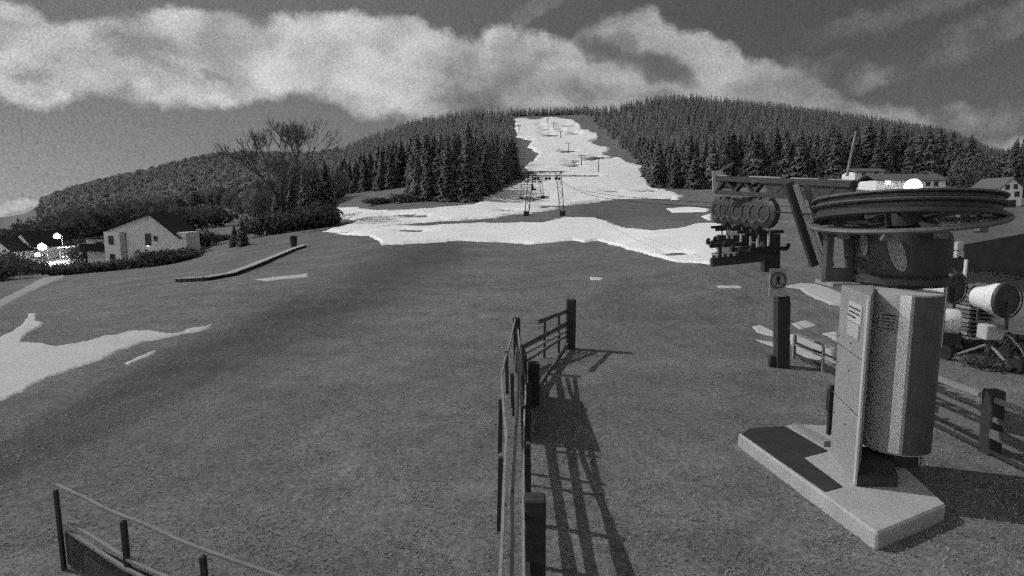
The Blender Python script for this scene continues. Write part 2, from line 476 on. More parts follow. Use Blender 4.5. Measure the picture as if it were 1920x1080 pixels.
# ---------------------------------------------------------------- ground
def seg_tone(px, py, pts, w, amt):
    best = np.full(px.shape, 1e9)
    for (x0, y0), (x1, y1) in zip(pts, pts[1:]):
        dx, dy = x1 - x0, y1 - y0
        t = np.clip(((px - x0) * dx + (py - y0) * dy) / (dx * dx + dy * dy), 0, 1)
        best = np.minimum(best, np.hypot(px - x0 - t * dx, py - y0 - t * dy))
    return amt * np.exp(-(best / w) ** 2)


def build_ground():
    th = np.concatenate([np.linspace(-math.pi, -.82, 70)[:-1], np.linspace(-.82, .82, 640), np.linspace(.82, math.pi, 70)[1:]])
    r = np.concatenate([np.linspace(.5, 5, 8)[:-1], np.exp(np.linspace(math.log(5), math.log(3000), 430))])
    R, T = np.meshgrid(r, th, indexing='ij')
    X = R * np.sin(T); Y = R * np.cos(T); Z = H(X, Y)
    V = np.stack([X.ravel(), Y.ravel(), Z.ravel()], 1)
    nr, nt = R.shape
    i = np.arange(nr - 1)[:, None] * nt + np.arange(nt - 1)[None, :]
    Fq = np.stack([i, i + 1, i + nt + 1, i + nt], -1).reshape(-1, 4)[:, ::-1]
    me = np_mesh('ground', V, Fq, M_GRASS, True)
    px, py = project(V[:, 0], V[:, 1], V[:, 2])
    px = np.where(V[:, 1] < 2, -5000, px)
    t = np.ones(len(V))
    # darker strips of turf and paler ones
    t += seg_tone(px, py, [(-60, 900), (60, 850), (250, 735), (480, 640), (660, 560), (760, 500), (830, 465)], 50, -.42)
    t += seg_tone(px, py, [(60, 800), (300, 690), (560, 570)], 22, -.14)
    t += seg_tone(px, py, [(1150, 570), (1330, 600), (1420, 640)], 34, -.16)
    t += seg_tone(px, py, [(1000, 500), (1200, 500), (1400, 560)], 26, -.10)
    t += seg_tone(px, py, [(640, 830), (700, 700), (900, 560)], 60, .12)
    t += seg_tone(px, py, [(420, 1000), (640, 880), (860, 980)], 70, .12)
    t += seg_tone(px, py, [(1250, 950), (1330, 760), (1300, 640)], 60, .08)
    t += seg_tone(px, py, [(130, 830), (260, 780), (400, 700)], 14, -.12)
    t += seg_tone(px, py, [(880, 705), (960, 712)], 6, .12)
    t += seg_tone(px, py, [(150, 590), (420, 560), (620, 500)], 26, .10)
    t += seg_tone(px, py, [(450, 460), (620, 450)], 16, -.10)
    t += seg_tone(px, py, [(0, 720), (120, 700), (330, 640)], 12, .06)
    t += seg_tone(px, py, [(1100, 395), (1250, 400), (1310, 410)], 22, -.16)
    t += seg_tone(px, py, [(800, 412), (1000, 405)], 6, -.12)
    t += seg_tone(px, py, [(1350, 380), (1480, 400), (1480, 470)], 35, .12)
    a = me.attributes.new('tone', 'FLOAT', 'POINT'); a.data.foreach_set('value', t.astype(np.float32))
    o = bpy.data.objects.new('ground', me); C.objects.link(o); tag(o, kind='structure')
build_ground()


def sdist(px, py, poly, ys=1.6):
    x = px; y = py * ys; n = len(poly); ins = np.zeros(px.shape, bool); best = np.full(px.shape, 1e9)
    for i in range(n):
        x0, y0 = poly[i]; x1, y1 = poly[(i + 1) % n]; y0 *= ys; y1 *= ys
        dx, dy = x1 - x0, y1 - y0
        t = np.clip(((x - x0) * dx + (y - y0) * dy) / (dx * dx + dy * dy + 1e-9), 0, 1)
        best = np.minimum(best, np.hypot(x - x0 - t * dx, y - y0 - t * dy))
        c = ((y0 > y) != (y1 > y)) & (x < dx * (y - y0) / (dy + 1e-12) + x0)
        ins ^= c
    return np.where(ins, best, -best)


def vnoise(x, y, seed):
    r = np.random.RandomState(seed); T = r.rand(256, 256)
    xi = np.floor(x).astype(int); yi = np.floor(y).astype(int); u = x - xi; v = y - yi
    u = u * u * (3 - 2 * u); v = v * v * (3 - 2 * v)
    g = lambda a, b: T[a % 256, b % 256]
    return (g(xi, yi) * (1 - u) * (1 - v) + g(xi + 1, yi) * u * (1 - v) + g(xi, yi + 1) * (1 - u) * v + g(xi + 1, yi + 1) * u * v) * 2 - 1


def patch(name, poly, m, label, cat, holes=(), thick=.0010, jag=4.0, kind='structure', seed=1, cap=3.0, lift=0.0):
    """a sheet lying on the ground whose rim dips under the turf"""
    G_ = [G(*p) for p in poly]
    aa = [v.x / v.y for v in G_]; dd = [v.y for v in G_]
    a = np.arange(min(aa) - .012, max(aa) + .012, 1.5 / F)
    l = np.arange(math.log(max(min(dd), 4)) - .05, math.log(max(dd)) + .06, .0055)
    A, Ld = np.meshgrid(a, l, indexing='ij'); Y = np.exp(Ld); X = A * Y; Z = H(X, Y)
    px, py = project(X, Y, Z)
    sd = sdist(px, py, poly)
    lx = X / Y * 1150; ly = Ld * 400
    nz = (vnoise(lx / 26, ly / 5, seed) * .55 + vnoise(lx / 9, ly / 2.2, seed + 1) * .3 + vnoise(lx / 60, ly / 12, seed + 2) * .5) * jag
    sd = sd + nz
    for hx, hy, rx, ry in holes:
        q = (np.hypot((px - hx) / rx, (py - hy) / (ry * 1.5)) - 1) * 3.0 + nz * .8
        sd = np.minimum(sd, q)
    t = np.clip(sd, -3, cap) * thick * Y + lift
    keep = (sd[:-1, :-1] > -2.5) | (sd[1:, :-1] > -2.5) | (sd[:-1, 1:] > -2.5) | (sd[1:, 1:] > -2.5)
    nt = A.shape[1]
    i = (np.arange(A.shape[0] - 1)[:, None] * nt + np.arange(nt - 1)[None, :])[keep]
    Fq = np.stack([i, i + nt, i + nt + 1, i + 1], -1)
    used, inv = np.unique(Fq, return_inverse=True); Fq = inv.reshape(-1, 4)
    V = np.stack([X.ravel(), Y.ravel(), (Z + t).ravel()], 1)[used]
    me = np_mesh(name, V, Fq, m, True)
    o = bpy.data.objects.new(name, me); C.objects.link(o)
    return tag(o, kind=kind)


UP = [(966, 226), (1000, 221), (1040, 222), (1075, 228), (1094, 237), (1088, 243), (1120, 252), (1124, 262), (1106, 268), (1150, 280),
      (1132, 291), (1166, 298), (1180, 308), (1207, 311), (1202, 324), (1214, 345), (1224, 355), (1258, 361), (1280, 369), (1270, 374),
      (1180, 373), (1130, 376), (1085, 383), (1060, 387), (1020, 396), (985, 401), (930, 408), (880, 412), (835, 414), (780, 418),
      (730, 424), (700, 434), (640, 437), (605, 435), (640, 426), (684, 415), (626, 408), (626, 390), (665, 390), (705, 396), (760, 395),
      (830, 391), (880, 386), (912, 379), (876, 372), (895, 364), (930, 356), (960, 352), (985, 341), (1000, 325), (985, 315), (1002, 300),
      (1010, 288), (990, 275), (1000, 265), (970, 257)]
LOW = [(606, 434), (650, 436), (700, 428), (735, 424), (800, 424), (860, 420), (960, 419), (1020, 418), (1060, 409), (1115, 409), (1140, 418),
       (1175, 430), (1225, 433), (1270, 430), (1310, 420), (1350, 420), (1366, 432), (1366, 442), (1345, 447), (1366, 454), (1340, 462),
       (1350, 472), (1332, 495), (1270, 492), (1220, 480), (1160, 462), (1120, 452), (1095, 456), (1075, 450), (1000, 458), (960, 455),
       (860, 452), (800, 456), (715, 459), (712, 452), (690, 443), (650, 440)]
patch('snow', UP, M_SNOW, '', '', seed=3, jag=5.0,
      holes=[(1030, 254, 13, 1.8), (1075, 251, 9, 1.6), (1063, 237, 11, 1.6), (1000, 223, 16, 1.6), (1012, 235, 8, 1.2), (1022, 244, 10, 1.3), (1052, 245, 8, 1.0),
             (1062, 285, 11, 1.6), (1076, 308, 14, 2.6), (1110, 300, 9, 1.4), (1118, 297, 20, 1.4), (990, 376, 42, 2.8), (1020, 372, 14, 2.4), (1150, 361, 18, 1.2),
             (1036, 389, 22, 2.2), (950, 396, 16, 1.3), (760, 406, 30, 1.6), (985, 325, 16, 3), (1050, 330, 36, 1.1), (1225, 360, 30, 1.3)])
patch('snow', LOW, M_SNOW, '', '', seed=8, jag=2.6, holes=[(1265, 477, 18, 1.6), (770, 434, 20, 1.4), (650, 437, 16, 1.0)])
for k, (pl, jg) in enumerate([([(1250, 391), (1300, 387), (1330, 392), (1325, 398), (1260, 398)], 2), ([(1313, 406), (1335, 400), (1332, 414)], 1),
      ([(232, 681), (290, 656), (296, 659), (240, 684)], 1.2), ([(480, 524), (530, 518), (577, 513), (577, 519), (500, 527)], 1.2),
      ([(1408, 612), (1425, 609), (1452, 622), (1450, 632), (1420, 624)], 1.5), ([(1415, 636), (1450, 642), (1455, 652), (1425, 642)], 1),
      ([(1485, 607), (1510, 600), (1532, 610), (1500, 617)], 1.5), ([(1478, 627), (1495, 626), (1560, 655), (1566, 684), (1490, 665)], 1.5),
      ([(1345, 535), (1390, 536), (1392, 541), (1345, 540)], 1), ([(1105, 519), (1132, 520), (1126, 526), (1108, 525)], 1), ([(1540, 625), (1570, 621), (1570, 640)], 1)]):
    patch('snow', pl, M_SNOW if k < 2 else M_SNOWD, '', '', seed=20 + k, jag=jg, thick=.0004)
patch('snow', [(-90, 640), (0, 632), (40, 612), (55, 588), (70, 590), (68, 602), (86, 606), (52, 625), (38, 642), (80, 643), (105, 648), (160, 640), (190, 632), (240, 622),
               (280, 618), (325, 625), (397, 608), (397, 615), (330, 630), (270, 640), (230, 655), (190, 675), (130, 695), (80, 712), (40, 735), (0, 752), (-90, 775)],
      M_SNOWD, '', '', seed=40, jag=3.6, thick=.0007)
patch('snow', [(1468, 538), (1500, 530), (1530, 532), (1575, 548), (1640, 572), (1640, 584), (1560, 572), (1520, 556), (1498, 542)], M_SNOWD, '', '', seed=44, jag=2.2, thick=.0006)
patch('track', [(-90, 600), (0, 562), (60, 532), (95, 512), (75, 503), (110, 492), (140, 493), (128, 506), (120, 520), (60, 545), (0, 578), (-90, 640)], M_ROAD, '', '', seed=50, jag=1.5, thick=.0006, cap=2.0)

patch('pavement', [(82, 491), (132, 489), (134, 499), (100, 503), (84, 499)], M_PLATE, '', '', seed=52, jag=.6, thick=.0008, cap=2.0)  # pale colour puts the pool of lamplight into the pavement

def grass_tufts():
    rr = np.random.RandomState(77); n = 110000
    d = np.exp(rr.uniform(math.log(5.2), math.log(34), n)); a = rr.uniform(-.98, .98, n); x = a * d; y = d
    keep = vnoise(x * 1.4, y * 1.4, 5) + vnoise(x * 4, y * 4, 6) * .7 + rr.uniform(-.9, .9, n) > 0
    x, y, d = x[keep], y[keep], d[keep]; n = len(x); z = H(x, y)
    t = rr.uniform(0, 6.283, n); w = rr.uniform(.004, .012, n) * (1 + d / 14); hh = rr.uniform(.02, .055, n); le = rr.uniform(-.05, .05, (n, 2))
    A = np.stack([x - np.cos(t) * w, y - np.sin(t) * w, z - .005], 1); B = np.stack([x + np.cos(t) * w, y + np.sin(t) * w, z - .005], 1)
    Cq = np.stack([x + le[:, 0], y + le[:, 1], z + hh], 1)
    V = np.stack([A, B, Cq], 1).reshape(-1, 3); Fq = np.arange(3 * n).reshape(-1, 3)
    o = bpy.data.objects.new('grass_tufts', np_mesh('grass_tufts', V, Fq, M_TUFT)); C.objects.link(o)
    tag(o, 'short dry winter grass tufts covering the near meadow', 'grass', kind='stuff')
grass_tufts()

# ---------------------------------------------------------------- forests
def conifer_arrays(seed, hgt, levels, nb, lean=.0, prof=.8, rad=.19, curl=1):
    r = np.random.RandomState(seed); V = []; Fc = []
    for l in range(levels):
        t = l / levels
        z0 = hgt * (.06 + .93 * t ** .92); R = hgt * rad * (1 - t) ** prof * (.75 + .5 * r.rand()) + hgt * .008
        for b in range(max(4, int(nb * (1 - .4 * t)))):
            a = r.rand() * 6.283; Rb = R * (.6 + .55 * r.rand()); c, s = math.cos(a), math.sin(a)
            dr = Rb * (.35 + .35 * r.rand()); w = Rb * (.22 + .2 * r.rand()) + .05 * hgt / 16; zz = z0 + (r.rand() - .5) * hgt / levels
            p0 = (c * Rb * .05, s * Rb * .05, zz + .12 * R)
            m1 = (c * Rb * .55 - s * w, s * Rb * .55 + c * w, zz - dr * .4); m2 = (c * Rb * .55 + s * w, s * Rb * .55 - c * w, zz - dr * .45)
            p1 = (c * Rb, s * Rb, zz - dr)
            o = len(V); V += [p0, m1, p1, m2]; Fc.append((o, o + 1, o + 2, o + 3))
            if curl:
                o = len(V); q = (c * Rb * .7, s * Rb * .7, zz - dr * 1.25 - w * .5)
                V += [(c * Rb * .2, s * Rb * .2, zz), (c * Rb * .95, s * Rb * .95, zz - dr * .8), q, (c * Rb * .35, s * Rb * .35, zz - dr * .9)]
                Fc.append((o, o + 1, o + 2, o + 3))
    return np.array(V), np.array(Fc)


protos = []
for k in range(5):
    V, Fc = conifer_arrays(100 + k, 16.0, 44, 15, rad=(.19, .22, .17, .24, .2)[k], prof=(.8, .9, .7, .85, 1.0)[k])
    crown = np_mesh('crown', V, Fc, M_CONIF if k != 2 else M_LARCH)
    t = MB(); t.tube((0, 0, -.6), (0, 0, 14), .2, .04, 6); tm = bpy.data.meshes.new('trunk'); tm.from_pydata(t.v, [], t.f); tm.materials.append(M_BARK)
    protos.append((crown, tm))
def round_arrays(seed, hgt, n, sz):
    rr = np.random.RandomState(seed); V = []; Fc = []
    for i in range(n):
        u = rr.normal(size=3); u /= np.linalg.norm(u); u *= rr.rand() ** .35
        lump = 1 + .2 * math.sin(u[0] * 5 + seed) * math.cos(u[1] * 4)
        p = np.array([u[0] * hgt * .34 * lump, u[1] * hgt * .34 * lump, hgt * (.52 + .46 * u[2])])
        a = rr.normal(size=3); a /= np.linalg.norm(a); b = np.cross(a, rr.normal(size=3)); b /= np.linalg.norm(b)
        q = sz * rr.uniform(.6, 1.4); o = len(V); V += [p - a * q, p + b * q * .7, p + a * q, p - b * q * .7]; Fc.append((o, o + 1, o + 2, o + 3))
    return np.array(V), np.array(Fc)


for k in range(3):
    V, Fc = round_arrays(300 + k, 16.0, 1100, .6); protos.append((np_mesh('crown', V, Fc, M_WOODLAND), protos[0][1]))
STUFF_R = [round_arrays(320 + k, 16.0, 110, 1.6) for k in range(3)]
STUFF = [conifer_arrays(200 + k, 16.0, 15, 6, rad=.2, curl=0) for k in range(4)]


def place_conifer(x, y, hgt, label, group, k, cat='tree', name='spruce_tree', z=None):
    r = thing(name, label, cat, (x, y, h(x, y) if z is None else z), group)
    s = hgt / 16.0; wob = random.uniform(.85, 1.25)
    for nm, me in zip(('crown', 'trunk'), protos[k]):
        o = bpy.data.objects.new(nm, me); C.objects.link(o); o.parent = r
    r.scale = (s * wob, s * wob, s); r.rotation_euler = (0, 0, random.uniform(0, 6.28))
    return r


def interp(px, pts): return np.interp(px, [p[0] for p in pts], [p[1] for p in pts])


def forest():
    random.seed(5); rr = np.random.RandomState(5); T = []
    def scatter(px0, px1, dfront, dback, hts, base_sp, which, rightedge=None, leftedge=None):
        d = 120.0
        while d < dback:
            sp = base_sp * (1 + (d - 120) / 500.0)
            w0 = (px0 - 960) / F * d; w1 = (px1 - 960) / F * d
            x = w0
            while x < w1:
                xx = x + rr.uniform(-.4, .4) * sp; yy = d + rr.uniform(-.45, .45) * sp
                px = 960 + F * xx / yy
                ok = yy > dfront(px) and (rightedge is None or px < rightedge(yy)) and (leftedge is None or px > leftedge(yy))
                if ok: T.append((xx, yy, hts(px, yy) * rr.uniform(.72, 1.12), which))
                x += sp
            d += sp * .9
    # left of the slope
    scatter(628, 972, lambda p: interp(p, [(600, 260), (640, 245), (700, 230), (775, 225), (785, 158), (850, 150), (880, 152), (915, 190), (945, 235), (965, 290), (975, 1200)]), 1000,
            lambda p, d: interp(p, [(620, 14), (700, 18), (900, 22), (960, 20)]) * (.86 if d < 400 else .78), 4.5, 'L', rightedge=lambda d: np.interp(d, [150, 235, 300, 1000], [890, 950, 968, 962]))
    # far left hill
    scatter(98, 640, lambda p: interp(p, [(90, 330), (160, 300), (250, 260), (330, 300), (380, 330), (430, 290), (480, 200), (560, 190), (625, 200)]), 980,
            lambda p, d: 9.5, 6.0, 'F')
    # right of the slope
    scatter(1050, 1990, lambda p: interp(p, [(1040, 1000), (1085, 980), (1125, 720), (1165, 500), (1200, 340), (1218, 225), (1300, 212), (1440, 205), (1600, 190), (1780, 185), (1830, 190), (1990, 175)]), 1010,
            lambda p, d: interp(p, [(1100, 14), (1250, 17), (1350, 18.5), (1600, 18), (1780, 16), (1840, 12), (1900, 18), (1990, 20)]), 4.9, 'R')
    scatter(962, 1100, lambda p: 1010, 1080, lambda p, d: 17, 2.4, 'S')
    T.sort(key=lambda t: t[1])
    arr = np.array([(a, b, c) for a, b, c, _ in T]); Z = H(arr[:, 0], arr[:, 1])
    px, pb = project(arr[:, 0], arr[:, 1], Z); _, pt = project(arr[:, 0], arr[:, 1], Z + arr[:, 2])
    hor = np.full(2400, 1080.0); vis = []
    for i in range(len(T)):
        w = max(1, int(arr[i, 2] * .13 / arr[i, 1] * F)); a = int(np.clip(px[i] - w + 200, 0, 2399)); b = int(np.clip(px[i] + w + 201, 1, 2400))
        seg = hor[a:b]; base = min(pb[i], 1080)
        v = np.clip(np.minimum(seg, base) - pt[i], 0, None).sum() if -5 < px[i] < 1925 else 0
        vis.append(v)
        xs = np.arange(a, b) - 200; top = pt[i] + (pb[i] - pt[i]) * np.clip(np.abs(xs - px[i]) / (w + .5), 0, 1) * .8
        hor[a:b] = np.minimum(seg, np.where(base < seg + 4, top, top))
    vis = np.array(vis)
    order = np.argsort(-vis)
    keep = {'L': 95, 'F': 62, 'R': 138, 'S': 0}; used = {k: 0 for k in keep}; ind = set()
    lab = {'L': ('dark spruce in the dense forest left of the snowy piste', 'spruces of the forest left of the piste'),
           'F': ('small dark rounded tree on the wooded far hill above the pale gabled house', 'trees on the far left hill'),
           'R': ('dark spruce in the forest on the right side of the snowy piste', 'spruces of the forest right of the piste')}
    for i in order:
        w = T[i][3]
        if used[w] < keep[w] and vis[i] > 8:
            used[w] += 1; ind.add(int(i))
            place_conifer(T[i][0], T[i][1], T[i][2], lab[w][0], lab[w][1], random.choice((0, 1, 3, 4, 0, 1, 3, 2)) if w != 'F' else random.choice((5, 6, 7)), name='spruce_tree' if w != 'F' else 'woodland_tree')
    Vs = []; Fs = []; o = 0
    for i in range(len(T)):
        if i in ind: continue
        if vis[i] < .5 and not (abs(px[i] - 960) < 1150 and i % 5 == 0): continue
        V, Fc = STUFF[i % 4] if T[i][3] != 'F' else STUFF_R[i % 3]; s = arr[i, 2] / 16.0; a = (i * 2.4) % 6.28; c, q = math.cos(a), math.sin(a); sw = s * (1.0 + .25 * ((i * 7) % 5) / 5)
        X = (V[:, 0] * c - V[:, 1] * q) * sw + arr[i, 0]; Y = (V[:, 0] * q + V[:, 1] * c) * sw + arr[i, 1]; Zz = V[:, 2] * s + Z[i]
        Vs.append(np.stack([X, Y, Zz], 1)); Fs.append(Fc + o); o += len(V)
    me = np_mesh('far_forest', np.concatenate(Vs), np.concatenate(Fs), M_CONIFD)
    ob = bpy.data.objects.new('far_forest', me); C.objects.link(ob)
    tag(ob, 'dark mass of distant spruce forest covering the hillsides', 'forest', kind='stuff')
    print('TREES', len(T), len(ind), len(Fs))
forest()

# ---------------------------------------------------------------- broadleaved trees, hedges
def twig_tree(seed, hgt, spread, depth=6, crown0=.18, twigs=2):
    r = random.Random(seed); limb = MB(); tw = MB()
    def grow(p, d, l, rad, k):
        q = p + d * l
        (limb if k <= 1 else tw).tube(p, q, rad, rad * .62, 5 if k < 2 else 3, False)
        if k >= depth: return
        for j in range(3 if k < 4 else twigs):
            ax = Vector((r.uniform(-1, 1), r.uniform(-1, 1), r.uniform(-.3, .5))).normalized()
            nd = (d + ax * spread * r.uniform(.5, 1.1) + Vector((0, 0, .12))).normalized()
            grow(q - d * l * r.uniform(0, .35), nd, l * r.uniform(.62, .8), rad * (.55 if k < 2 else .68), k + 1)
    grow(Vector((0, 0, -.4)), Vector((r.uniform(-.05, .05), 0, 1)).normalized(), hgt * .27, hgt * .016, 0)
    return limb, tw


def mk(mb, name, m):
    me = bpy.data.meshes.new(name); me.from_pydata([tuple(v) for v in mb.v], [], mb.f); me.materials.append(m); return me
TW = []
for sd, sp in ((1, .75), (2, .6), (3, .85)):
    a, b = twig_tree(sd, 16, sp, 7, twigs=3)
    TW.append((mk(a, 'trunk', M_BARK), mk(b, 'twigs', M_TWIG)))


def bare_tree(px, d, hgt, label, k, name='bare_tree', group=None, wide=1.0):
    g = at(px, d); r = thing(name, label, 'tree', g, group)
    for nm, me in zip(('trunk', 'twigs'), TW[k]):
        o = bpy.data.objects.new(nm, me); C.objects.link(o); o.parent = r
    s = hgt / 16; r.scale = (s * wide, s * wide, s); r.rotation_euler = (0, 0, px * .7)
    return r


def leafy(name, label, cat, c, rx, ry, rz, n, sz, seed, m=None, group=None, stem=True):
    rr = np.random.RandomState(seed); V = []; Fc = []
    for i in range(n):
        u = rr.normal(size=3); u /= np.linalg.norm(u); u *= rr.rand() ** .4
        lump = 1 + .22 * math.sin(u[0] * 5 + seed) * math.cos(u[1] * 4 + u[2] * 3)
        p = np.array([u[0] * rx * lump, u[1] * ry * lump, (u[2] * .5 + .5) * rz * lump])
        a = rr.normal(size=3); a /= np.linalg.norm(a); b = np.cross(a, rr.normal(size=3)); b /= np.linalg.norm(b)
        s = sz * rr.uniform(.6, 1.3); o = len(V)
        V += [p - a * s, p + b * s * .6, p + a * s, p - b * s * .6]; Fc.append((o, o + 1, o + 2, o + 3))
    r = thing(name, label, cat, c, group)
    o = bpy.data.objects.new('foliage', np_mesh('foliage', np.array(V), np.array(Fc), m or M_HEDGE)); C.objects.link(o); o.parent = r
    if stem:
        t = MB(); cc = Vector(c); t.tube(cc + Vector((0, 0, -.3)), cc + Vector((0, 0, rz * .6)), .05 + rz * .01, .03, 5); t.build('stem', M_BARK, r)
    return r


# the clump at the foot of the far hill
clump = [(505, 128, 15, 0), (528, 112, 25.5, 1), (548, 126, 17, 2), (566, 118, 15.5, 0), (585, 122, 15, 1), (603, 118, 14.5, 2), (545, 140, 21, 0), (575, 140, 15, 1)]
CL = ['short bare tree at the left end of the clump', 'tallest bare tree with wispy twigs above the skyline', 'bushy bare tree right beside the tallest wispy tree',
      'bare tree in the middle of the clump beside the lower snow', 'bare tree second from the right end of the clump', 'bare tree at the right end of the clump touching the snow',
      'tall bare tree just behind the wispy tallest tree', 'bare tree behind the right half of the clump']
for (p, d, hh, k), lb in zip(clump, CL): bare_tree(p, d, hh, lb, k, group='bare trees of the clump below the far hill', wide=1.15)
for i, (p, d, hh) in enumerate([(612, 116, 12.5), (593, 114, 12), (572, 113, 11), (548, 114, 10), (520, 114, 8.5)]):
    g = at(p, d); place_conifer(g.x, g.y, hh, ['tallest, rightmost spruce among the bare trees beside the lower snow', 'second spruce from the snow edge among the bare trees', 'middle spruce among the bare trees left of the lower snow', 'second spruce from the left among the bare trees', 'smallest, leftmost spruce among the bare trees'][i], 'spruces among the bare trees', i % 5)
for i, (p, w, hh, lb) in enumerate([(497, 5.5, 3.2, 'low dark bushes at the foot of the left end of the tree clump'), (560, 7, 3.5, 'dark undergrowth below the middle of the tree clump'),
                                    (600, 4, 4.0, 'dark undergrowth at the snow edge below the tree clump')]):
    leafy('bush', lb, 'bush', at(p, 108), w, 3, hh, 1100, .35, 60 + i)
for p, d, hh, lb in ((437, 92, 3.4, 'smaller of two dark columnar conifers on the meadow behind the pale house'), (452, 88, 4.6, 'larger of two dark columnar conifers on the meadow behind the pale house')):
    g = at(p, d); place_conifer(g.x, g.y, hh, lb, None, 3, name='conifer')
# scrub in the clearing between forest and snow
for i, (p, row, w, hh, lb) in enumerate([(712, 383, 4.6, 1.6, 'low dark hedge on the clearing left of the snow'), (760, 380, 4.5, 2.2, 'scrub bush beside the low hedge on the clearing'),
                                         (800, 374, 4, 3.4, 'taller scrub bush at the forest corner above the snow')]):
    leafy('bush', lb, 'bush', G(p, row), w, 2, hh, 900, .3, 70 + i, M_HEDGE if i == 0 else M_TWIG)
# hedges round the house and the village
HD = [(105, 80, 3.5, 1.5, 1.3, 'dark clipped hedge at the left end of the garden beside the track'), (145, 82, 3.5, 1.5, 1.3, 'dark hedge in the middle of the garden edge left of the pale house'),
      (190, 83, 3.5, 1.5, 1.1, 'low dark hedge below the balcony of the pale house'), (245, 84, 4.2, 1.6, 1.2, 'dark shrubs in front of the narrow white stair block'),
      (290, 85, 4, 1.8, 2.0, 'tall dark shrubs in front of the gable wall'), (330, 86, 3.4, 1.8, 1.8, 'dark shrubs at the right corner of the pale house'),
      (375, 105, 3.2, 1.8, 3.0, 'dark bush on the meadow right of the pale house'), (160, 95, 3.5, 2, 4.2, 'dark tree bushes left of the pale house below the roof'),
      (408, 112, 6, 1.2, 1.2, 'low dark hedge row on the meadow between house and tree clump'), (10, 88, 4.5, 3, 3.4, 'large dark shrub at the left picture edge beside the track'),
      (40, 92, 3, 2, 1.5, 'low dark shrub beside the track below the street lights'), (-25, 80, 4, 3, 3.2, 'dark shrub nearest the camera on the left edge')]
for i, (p, d, w, dp, hh, lb) in enumerate(HD): leafy('shrub', lb, 'shrub', at(p, d), w, dp, hh, 1300, .22, 80 + i)
ORD = ['leftmost', 'second from the left', 'third from the left', 'fourth from the left', 'fifth from the left', 'sixth from the left', 'seventh from the left', 'eighth from the left', 'second from the right', 'third from the right', 'rightmost']
for i, (p, d, w, hh) in enumerate([(-10, 200, 9, 6.5), (25, 190, 8, 6), (60, 205, 9, 8), (95, 195, 8, 9), (130, 180, 8, 9), (165, 190, 9, 10), (200, 200, 9, 10), (245, 190, 9, 9), (350, 180, 8, 6), (300, 185, 8, 8), (395, 190, 8, 6)]):
    leafy('broadleaf_tree', ORD[i] + ' of the dark rounded trees behind the village houses', 'tree', at(p, d), w, 5, hh, 1500, .5, 120 + i, group='dark trees behind the village')
for i, (p, d, w, hh) in enumerate([(1800, 150, 3.5, 8), (1835, 160, 4, 9), (1560, 160, 5, 3), (1500, 150, 4, 2.5)]):
    leafy('bush', ['pale bare bush right of the long lit building', 'pale bare bush left of the small white house', 'low bush left of the long building', 'low bush behind the lift beam'][i], 'bush', at(p, d), w, 3, hh, 900, .35, 150 + i, M_TWIG)

# ---------------------------------------------------------------- buildings
def quadwin(root, c, w, hh, dirx, nrm, frame=M_PLASTER2, pane=M_GLASS):
    """window on a wall: c centre, dirx along the wall, nrm outwards"""
    dx = Vector(dirx).normalized(); n = Vector(nrm).normalized(); c = Vector(c)
    R = Matrix((dx, -n, Vector((0, 0, 1)))).transposed()
    f = MB()
    for s in (-1, 1):
        f.box(c + dx * s * w / 2 + n * .03, (.09, .08, hh + .1), R); f.box(c + Vector((0, 0, s * hh / 2)) + n * .03, (w - .09, .08, .09), R)
    fo = f.build('window', frame, root)
    MB().box(c + n * .01, (w - .05, .03, hh - .05), R).build('pane', pane, fo)
    return fo


